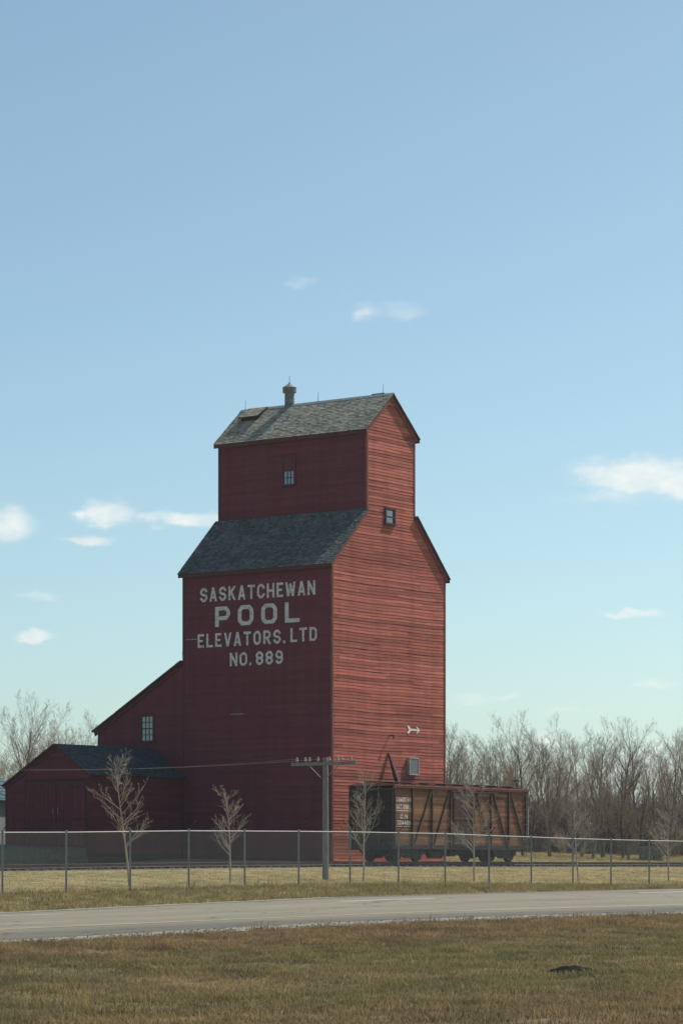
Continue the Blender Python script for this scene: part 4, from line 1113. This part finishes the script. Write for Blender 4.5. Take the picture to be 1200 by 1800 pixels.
# ------------------------------------------------------------------ bare trees
def bark(name, c, var=.3):
    m, nt, N, L, b = nodes(name)
    n = noise(N, L, 5, 5, .65); r = ramp(N, L, n.outputs['Fac'], [(.3, tuple(x*(1-var) for x in c)), (.7, tuple(x*(1+var) for x in c))])
    L.new(r.outputs[0], b.inputs['Base Color']); b.inputs['Roughness'].default_value = .9; b.inputs['Specular IOR Level'].default_value = .1
    return m
M['bark_young'] = bark('young_bark', (.36, .31, .25)); M['bark_old'] = bark('old_bark', (.19, .16, .135)); M['twig'] = bark('twigs', (.31, .24, .18)); M['bark_dark'] = bark('dark_bark', (.12, .105, .095))
def gen_tree(seed, H, spread, style):
    """returns trunk MB and crown MB round the origin. style 'young' (one leader) or 'wood' (forking, ascending limbs)"""
    rnd = random.Random(seed); tr = MB(); cr = MB()
    def grow(p, d, ln, r, lev, up, maxlev, minr):
        n = 3 if lev >= maxlev else (5 if lev else 8)
        pts = [p.copy()]; rad = [r]; dirs = [d.copy()]
        for i in range(n):
            w = .03+.065*lev if style == 'young' else .055+.02*lev
            d = (d+Vector((rnd.gauss(0, w), rnd.gauss(0, w), rnd.gauss(0, w*.6)+up*(.12 if lev else .05)))).normalized()
            p = p+d*(ln/n); pts.append(p.copy()); rad.append(max(minr, r*(1-.82*(i+1)/n))); dirs.append(d.copy())
        mb = tr if lev <= (0 if style == 'young' else 1) else cr
        mb.tube(pts, rad, 7 if lev == 0 else (5 if lev == 1 else (4 if lev == 2 else 3)), lev < 2)
        return pts, rad, dirs
    def side(d, ang):
        a = d.orthogonal().normalized(); a = Matrix.Rotation(rnd.uniform(0, 6.283), 3, d) @ a
        return (d*math.cos(ang)+a*math.sin(ang)).normalized()
    def sub(pts, rad, dirs, ln, lev, maxlev, cnt, lo, ang, frac, up, minr):
        for k in range(cnt):
            s = lo+(1-lo)*((k+rnd.random())/cnt); f = s*(len(pts)-1); i = min(len(pts)-2, int(f)); t = f-i
            p = pts[i].lerp(pts[i+1], t); r = rad[i]*(1-t)+rad[i+1]*t
            l2 = ln*frac*((1.15-.75*s) if style == 'young' else (1.1-.5*s))*rnd.uniform(.65, 1.2)
            dd = side(dirs[i+1], R_(ang*rnd.uniform(.75, 1.2)))
            if dd.z < -.15: dd.z *= -.4; dd.normalize()
            P = grow(p, dd, l2, max(minr, r*.62), lev, up, maxlev, minr)
            if lev < maxlev:
                c2 = {1: 8, 2: 5, 3: 4}.get(lev, 3) if style != 'young' else {1: 7, 2: 3}.get(lev, 2)
                sub(*P, l2, lev+1, maxlev, c2, .15, 38 if style == 'young' else 33, .55, up*.8, minr)
    if style == 'young':
        P = grow(Vector((0,0,-.1)), Vector((rnd.uniform(-.06, .06), rnd.uniform(-.06, .06), 1)).normalized(), H, .046, 0, .4, 3, .0040)
        sub(*P, H, 1, 3, 24, .30, 55, .36*spread, .9, .0040)
    else:
        k = rnd.choice((1, 1, 2, 3)) if style == 'wood' else 4
        for q in range(k):
            lean = .05 if k == 1 else .2
            P = grow(Vector((rnd.uniform(-.2, .2)*(k > 1), rnd.uniform(-.2, .2)*(k > 1), -.2)), Vector((rnd.uniform(-lean, lean), rnd.uniform(-lean, lean), 1)).normalized(), H*rnd.uniform(.86, 1.0), .13/math.sqrt(k)+.02, 0, .5, 4, .0042)
            sub(*P, H, 1, 4, int(15/k**.5), .2, 34, .44*spread, .9, .0042)
    return tr, cr
def tree(tr_me, cr_me, name, label, cat, loc, rz, sc, grp):
    o = thing(name, label, cat, loc, grp); o.rotation_euler = (0, 0, rz); o.scale = (sc,)*3
    inst('trunk', tr_me, o, (0,0,0)); inst('crown', cr_me, o, (0,0,0)); return o
young = [(76.78, 65, 4.45, 1.0, 'leafless young tree with a full pale crown in front of the red shed', 3),
         (82.28, 65, 3.65, .95, 'small leafless young tree before the shaded elevator wall', 4),
         (90.32, 65, 4.35, 1.05, 'leafless young tree just right of the telegraph pole before the boxcar end', 5),
         (97.85, 65, 3.95, 1.25, 'leafless young tree in front of the middle of the boxcar', 6),
         (105.71, 65, 3.7, 1.3, 'leafless young tree with a forked stem right of the boxcar', 8),
         (113.22, 65, 3.65, 1.4, 'leafless young tree with a leaning stem at the right edge of the lawn', 9)]
for (t, p, H, sp_, lab, sd) in young:
    a, b = gen_tree(sd, H, sp_, 'young')
    tree(a.mesh('trunk', M['bark_young']), b.mesh('crown', M['bark_young']), 'young_tree', lab, 'tree', (t, p, gz(t, p)), 0, .98 if sd == 3 else .92, 'young trees in a row behind the fence')
wood_protos = []
for s in range(7):
    a, b = gen_tree(100+s, 10.0, 1.0, 'wood')
    wood_protos.append((a.mesh('trunk', M['bark_old'] if s % 2 else M['bark_dark']), b.mesh('crown', M['twig'])))
print('wood tris', [sum(len(p.vertices)-2 for p in c.polygons) for a, c in wood_protos])
def fwd(px, Y):        # ground position from a bearing and a distance
    X = (px-600)/5200*Y
    return X*math.sin(YAW)+Y*math.cos(YAW), Y*math.sin(YAW)-X*math.cos(YAW)
rw = random.Random(17)
def woods(lo, hi, n, y0, y1, h0, h1, label, name='bare_tree', grp='bare trees of the wood behind the elevator'):
    for i in range(n):
        px = lo+(hi-lo)*(i+rw.uniform(.1, .9))/n; Y = rw.uniform(y0, y1); t, p = fwd(px, Y)
        a, c = wood_protos[rw.randrange(len(wood_protos))]
        tree(a, c, name, label, 'tree', (t, p, gz(t, p)), rw.uniform(0, 6.28), rw.uniform(h0, h1)/10.0, grp)
woods(760, 1440, 22, 172, 188, 4.8, 6.8, 'bare brown tree at the front of the wood right of the boxcar', grp='front trees of the wood on the right')
woods(770, 1480, 27, 192, 215, 6.2, 8.0, 'bare brown tree deeper in the wood right of the elevator', grp='rear trees of the wood on the right')
woods(-120, 230, 13, 178, 196, 4.4, 6.3, 'bare brown tree standing behind the drive shed on the left', grp='trees of the wood on the left')
woods(-120, 240, 12, 200, 225, 4.8, 6.6, 'bare grey brown tree far behind the lean-to annex', grp='rear trees of the wood on the left')
for (px, Y, k, h, lab) in ((40, 172, 2, 7.7, 'tallest bare tree behind the drive shed with a forked crown'), (66, 178, 3, 7.4, 'tall bare tree beside the tallest one behind the drive shed'),
                           (103, 176, 4, 6.4, 'slim bare tree above the ridge of the drive shed'), (162, 185, 5, 6.9, 'bare tree with an open crown left of the lean-to annex'),
                           (1040, 172, 1, 6.8, 'large round bare tree standing out in the wood on the right'), (918, 174, 0, 7.3, 'tall straight bare tree just right of the boxcar roof end')):
    t, p = fwd(px, Y); a, c = wood_protos[k]
    tree(a, c, 'bare_tree', lab, 'tree', (t, p, gz(t, p)), 1.0*k, h/10.0, 'bare trees that stand out of the wood')

# ------------------------------------------------------------------ scattered stuff: undergrowth and grass (geometry nodes)
def gn_scatter(obj, protos, density, smin, smax, seed, name):
    coll = bpy.data.collections.new(name+'_pieces')
    for o in protos: coll.objects.link(o)
    ng = bpy.data.node_groups.new(name, 'GeometryNodeTree')
    ng.interface.new_socket('Geometry', in_out='INPUT', socket_type='NodeSocketGeometry')
    ng.interface.new_socket('Geometry', in_out='OUTPUT', socket_type='NodeSocketGeometry')
    N = ng.nodes; L = ng.links
    gi = N.new('NodeGroupInput'); go = N.new('NodeGroupOutput')
    ds = N.new('GeometryNodeDistributePointsOnFaces'); ds.inputs['Density'].default_value = density; ds.inputs['Seed'].default_value = seed
    ci = N.new('GeometryNodeCollectionInfo'); ci.inputs[0].default_value = coll; ci.inputs['Separate Children'].default_value = True; ci.inputs['Reset Children'].default_value = True
    ip = N.new('GeometryNodeInstanceOnPoints'); ip.inputs['Pick Instance'].default_value = True
    rv = N.new('FunctionNodeRandomValue'); rv.data_type = 'FLOAT_VECTOR'; rv.inputs[0].default_value = (-.12, -.12, 0); rv.inputs[1].default_value = (.12, .12, 6.283)
    rs = N.new('FunctionNodeRandomValue'); rs.data_type = 'FLOAT'; rs.inputs[2].default_value = smin; rs.inputs[3].default_value = smax; rs.inputs['Seed'].default_value = seed+5
    L.new(gi.outputs[0], ds.inputs[0]); L.new(ds.outputs[0], ip.inputs['Points']); L.new(ci.outputs[0], ip.inputs['Instance'])
    L.new(rv.outputs[0], ip.inputs['Rotation']); L.new(rs.outputs[1], ip.inputs['Scale']); L.new(ip.outputs[0], go.inputs[0])
    md = obj.modifiers.new('scatter', 'NODES'); md.node_group = ng
def clump(name, seed, nb, rad, h0, h1, w, m, lean=.5):
    rnd = random.Random(seed); mb = MB()
    for _ in range(nb):
        a = rnd.uniform(0, 6.28); r = rad*math.sqrt(rnd.random()); x, y = r*math.cos(a), r*math.sin(a)
        h = rnd.uniform(h0, h1); b = rnd.uniform(0, 6.28); l = h*rnd.uniform(.1, lean); dx, dy = math.cos(b), math.sin(b)
        sx, sy = -dy*w/2, dx*w/2
        p0 = [(x-sx, y-sy, -.02), (x+sx, y+sy, -.02)]; mx, my = x+dx*l*.35, y+dy*l*.35
        n0 = len(mb.v)
        mb.v += p0+[(mx+sx*.8, my+sy*.8, h*.6), (mx-sx*.8, my-sy*.8, h*.6), (x+dx*l, y+dy*l, h)]
        mb.f += [(n0, n0+1, n0+2, n0+3), (n0+3, n0+2, n0+4)]
    me = mb.mesh(name, m); return bpy.data.objects.new(name, me)
def patch(name, tr, pr, step, m, cond=None, lift=0):
    ts, ps = frange(*tr, step), frange(*pr, step); v = [(t, p, gznoise(t, p)+lift) for p in ps for t in ts]; n = len(ts); f = []
    for j in range(len(ps)-1):
        for i in range(n-1):
            if cond and not cond((ts[i]+ts[i+1])/2, (ps[j]+ps[j+1])/2): continue
            f.append((j*n+i, j*n+i+1, (j+1)*n+i+1, (j+1)*n+i))
    me = bpy.data.meshes.new(name); me.from_pydata(v, [], f); me.update(); me.materials.append(m)
    o = bpy.data.objects.new(name, me); COL.objects.link(o); o['kind'] = 'stuff'; return o
def in_view(mar):
    def c(t, p):
        X = t*math.sin(YAW)-p*math.cos(YAW); Y = t*math.cos(YAW)+p*math.sin(YAW)
        return Y > 5 and abs(X/Y) < .1154*mar+3/Y
    return c
gr = patch('ditch_grass', (0, 90), (8, 37.9), 1.0, M['blade'], in_view(1.5))
gn_scatter(gr, [clump('grass_tuft', s, 26, .2, .025, .085, .008, M['blade'], 1.6) for s in range(5)], 26, .6, 1.35, 1, 'ditch_scatter')
gr = patch('verge_grass', (35, 135), (50.2, 60.2), 1.0, M['blade'], in_view(1.5))
gn_scatter(gr, [clump('grass_tuft', 20+s, 24, .22, .03, .13, .010, M['blade'], 1.3) for s in range(5)], 9, .5, 1.4, 2, 'verge_scatter')
gr = patch('tall_weeds', (50, 120), (56.6, 59.4), .7, M['blade'], in_view(1.5))
gn_scatter(gr, [clump('weed', 80+s, 9, .12, .10, .42, .010, M['blade'], .5) for s in range(4)], 1.1, .4, 1.2, 12, 'weed_scatter')
gr = patch('roadside_weeds', (20, 90), (34.0, 37.8), .8, M['blade'], in_view(1.5))
gn_scatter(gr, [clump('weed', 90+s, 12, .16, .08, .26, .010, M['blade'], .8) for s in range(4)], 1.4, .4, 1.2, 13, 'roadside_weed_scatter')
gr = patch('lawn_grass', (50, 185), (60.2, 78.6), 1.2, M['blade'], in_view(1.5))
gn_scatter(gr, [clump('grass_tuft', 40+s, 22, .25, .015, .05, .010, M['blade'], 1.8) for s in range(4)], 6, .6, 1.3, 3, 'lawn_scatter')
gr = patch('far_lawn_grass', (112, 235), (83, 118), 1.6, M['blade'], lambda t, p: in_view(1.5)(t, p) and t > 125)
gn_scatter(gr, [clump('grass_tuft', 60+s, 24, .3, .03, .10, .014, M['blade'], 1.0) for s in range(4)], 5, .6, 1.3, 4, 'far_lawn_scatter')
# undergrowth of the wood
def shrub(seed, h):
    rnd = random.Random(seed); mb = MB()
    for _ in range(34):
        a = rnd.uniform(0, 6.28); d = Vector((math.cos(a)*.45, math.sin(a)*.45, 1)).normalized(); p = Vector((rnd.uniform(-.4, .4), rnd.uniform(-.4, .4), -.1)); pts = [p]
        l = h*rnd.uniform(.5, 1)
        for k in range(4):
            d = (d+Vector((rnd.gauss(0, .18), rnd.gauss(0, .18), .1))).normalized(); p = p+d*l/4; pts.append(p)
        mb.tube(pts, [.014, .012, .011, .010, .008], 3, False)
        for j in range(7):
            q = pts[rnd.randrange(1, 5)]; d2 = (d+Vector((rnd.gauss(0, .7), rnd.gauss(0, .7), rnd.gauss(0, .3)))).normalized()
            e = q+d2*h*.25; mb.tube([q, q.lerp(e, .5)+Vector((0, 0, .03)), e+Vector((0, 0, .1))], [.010, .009, .007], 3, False)
    return bpy.data.objects.new('shrub', mb.mesh('shrub', M['twig'] if seed % 2 else M['bark_dark']))
shr = [shrub(s, 3.0) for s in range(5)]
def in_woods(t, p):
    X = t*math.sin(YAW)-p*math.cos(YAW); Y = t*math.cos(YAW)+p*math.sin(YAW); x = 600+5200*X/Y
    return 186 < Y < 250 and (740 < x < 1560 or -220 < x < 260)
ug = patch('undergrowth', (100, 260), (80, 200), 3.0, M['twig'], in_woods)
gn_scatter(ug, shr, .45, .5, 1.05, 8, 'undergrowth_scatter')
def in_far(t, p):
    X = t*math.sin(YAW)-p*math.cos(YAW); Y = t*math.cos(YAW)+p*math.sin(YAW); x = 600+5200*X/Y
    return 255 < Y < 300 and -400 < x < 1750
ug = patch('far_woods', (160, 300), (100, 230), 4.0, M['twig'], in_far)
gn_scatter(ug, shr, .45, .9, 1.7, 9, 'far_woods_scatter')

# ------------------------------------------------------------------ small things
# firewood rack at the edge of the wood
t, p = fwd(1118, 172); z = gz(t, p)
rk = thing('firewood_rack', 'low yellow green wooden rack with grey logs stacked at its right end', 'rack', (t, p, z))
ux, uy = math.sin(YAW), -math.cos(YAW)
gm = simple('mossy_green_wood', (.16, .17, .085), .9, var=.3)
def rp_(a, b, c): return (t+ux*a+math.cos(YAW)*b, p+uy*a+math.sin(YAW)*b, z+c)
for a in (-.45, .25):
    for b in (0, .7):
        q = MB(); q.bar(rp_(a, b, -.1), rp_(a, b, .82), .08, .08, (math.cos(YAW), math.sin(YAW), 0)); q.build('rack_post', gm, rk)
for b in (0, .7):
    for c in (.06, .80):
        q = MB(); q.bar(rp_(-.5, b-.05, c), rp_(1.55, b-.05, c), .05, .09); q.build('rack_rail', gm, rk)
rr = random.Random(3)
lm = simple('grey_log', (.21, .18, .15), .9, var=.35)
for c in range(5):
    for k in range(6):
        a = .42+k*.19+(c % 2)*.08; r = rr.uniform(.06, .09); q = MB(); cz = .14+c*.14
        q.tube([rp_(a, .05, cz), rp_(a+rr.uniform(-.02, .02), .65, cz)], r, 8); q.build('log', lm, rk)
# low dark matte mound in the ditch
t, p = fwd(1008, 43.5); z = gz(t, p)
q = MB(); n = 12; rr = random.Random(6)
def scp(a, b, c): return (t+ux*a+math.cos(YAW)*b, p+uy*a+math.sin(YAW)*b, z+c)
for i in range(n+1):
    s = i/n; a = (s-.5)*.78; e = math.sin(math.pi*min(1, max(0, s*.94+.03)))**.6
    h = (.155-.045*s)*e*rr.uniform(.85, 1.1)+.01; d = .42*e*rr.uniform(.85, 1.1)+.04; o = -.25*s
    q.v += [scp(a, o-d, -.02), scp(a, o-d*.75, h*.55), scp(a, o+d*.1, h), scp(a, o+d, h*.8), scp(a, o+d, -.02)]
for i in range(n):
    for k in range(4): q.f.append((i*5+k, i*5+k+1, i*5+6+k, i*5+5+k))
    q.f.append((i*5+4, i*5, i*5+5, i*5+9))
q.f.append((0, 1, 2, 3, 4)); q.f.append((n*5+4, n*5+3, n*5+2, n*5+1, n*5))
rb = simple('dark_matte', (.022, .022, .020), 1.0, var=.5, scale=12, spec=0)
q.build('dark_mound', rb, None, smooth=True, kind='structure')
# thin dusty air over the whole place
q = MB(); q.box(-1600, 3600, -500, 3600, -3.2, 30.0)
hz_ = nodes('haze_air'); m, nt, N, L, b = hz_; N.remove(b)
pv = N.new('ShaderNodeVolumePrincipled'); pv.inputs['Color'].default_value = (.85, .92, 1, 1); pv.inputs['Density'].default_value = .00016; pv.inputs['Anisotropy'].default_value = .3
L.new(pv.outputs[0], N['Material Output'].inputs['Volume'])
q.build('haze', m, kind='stuff')
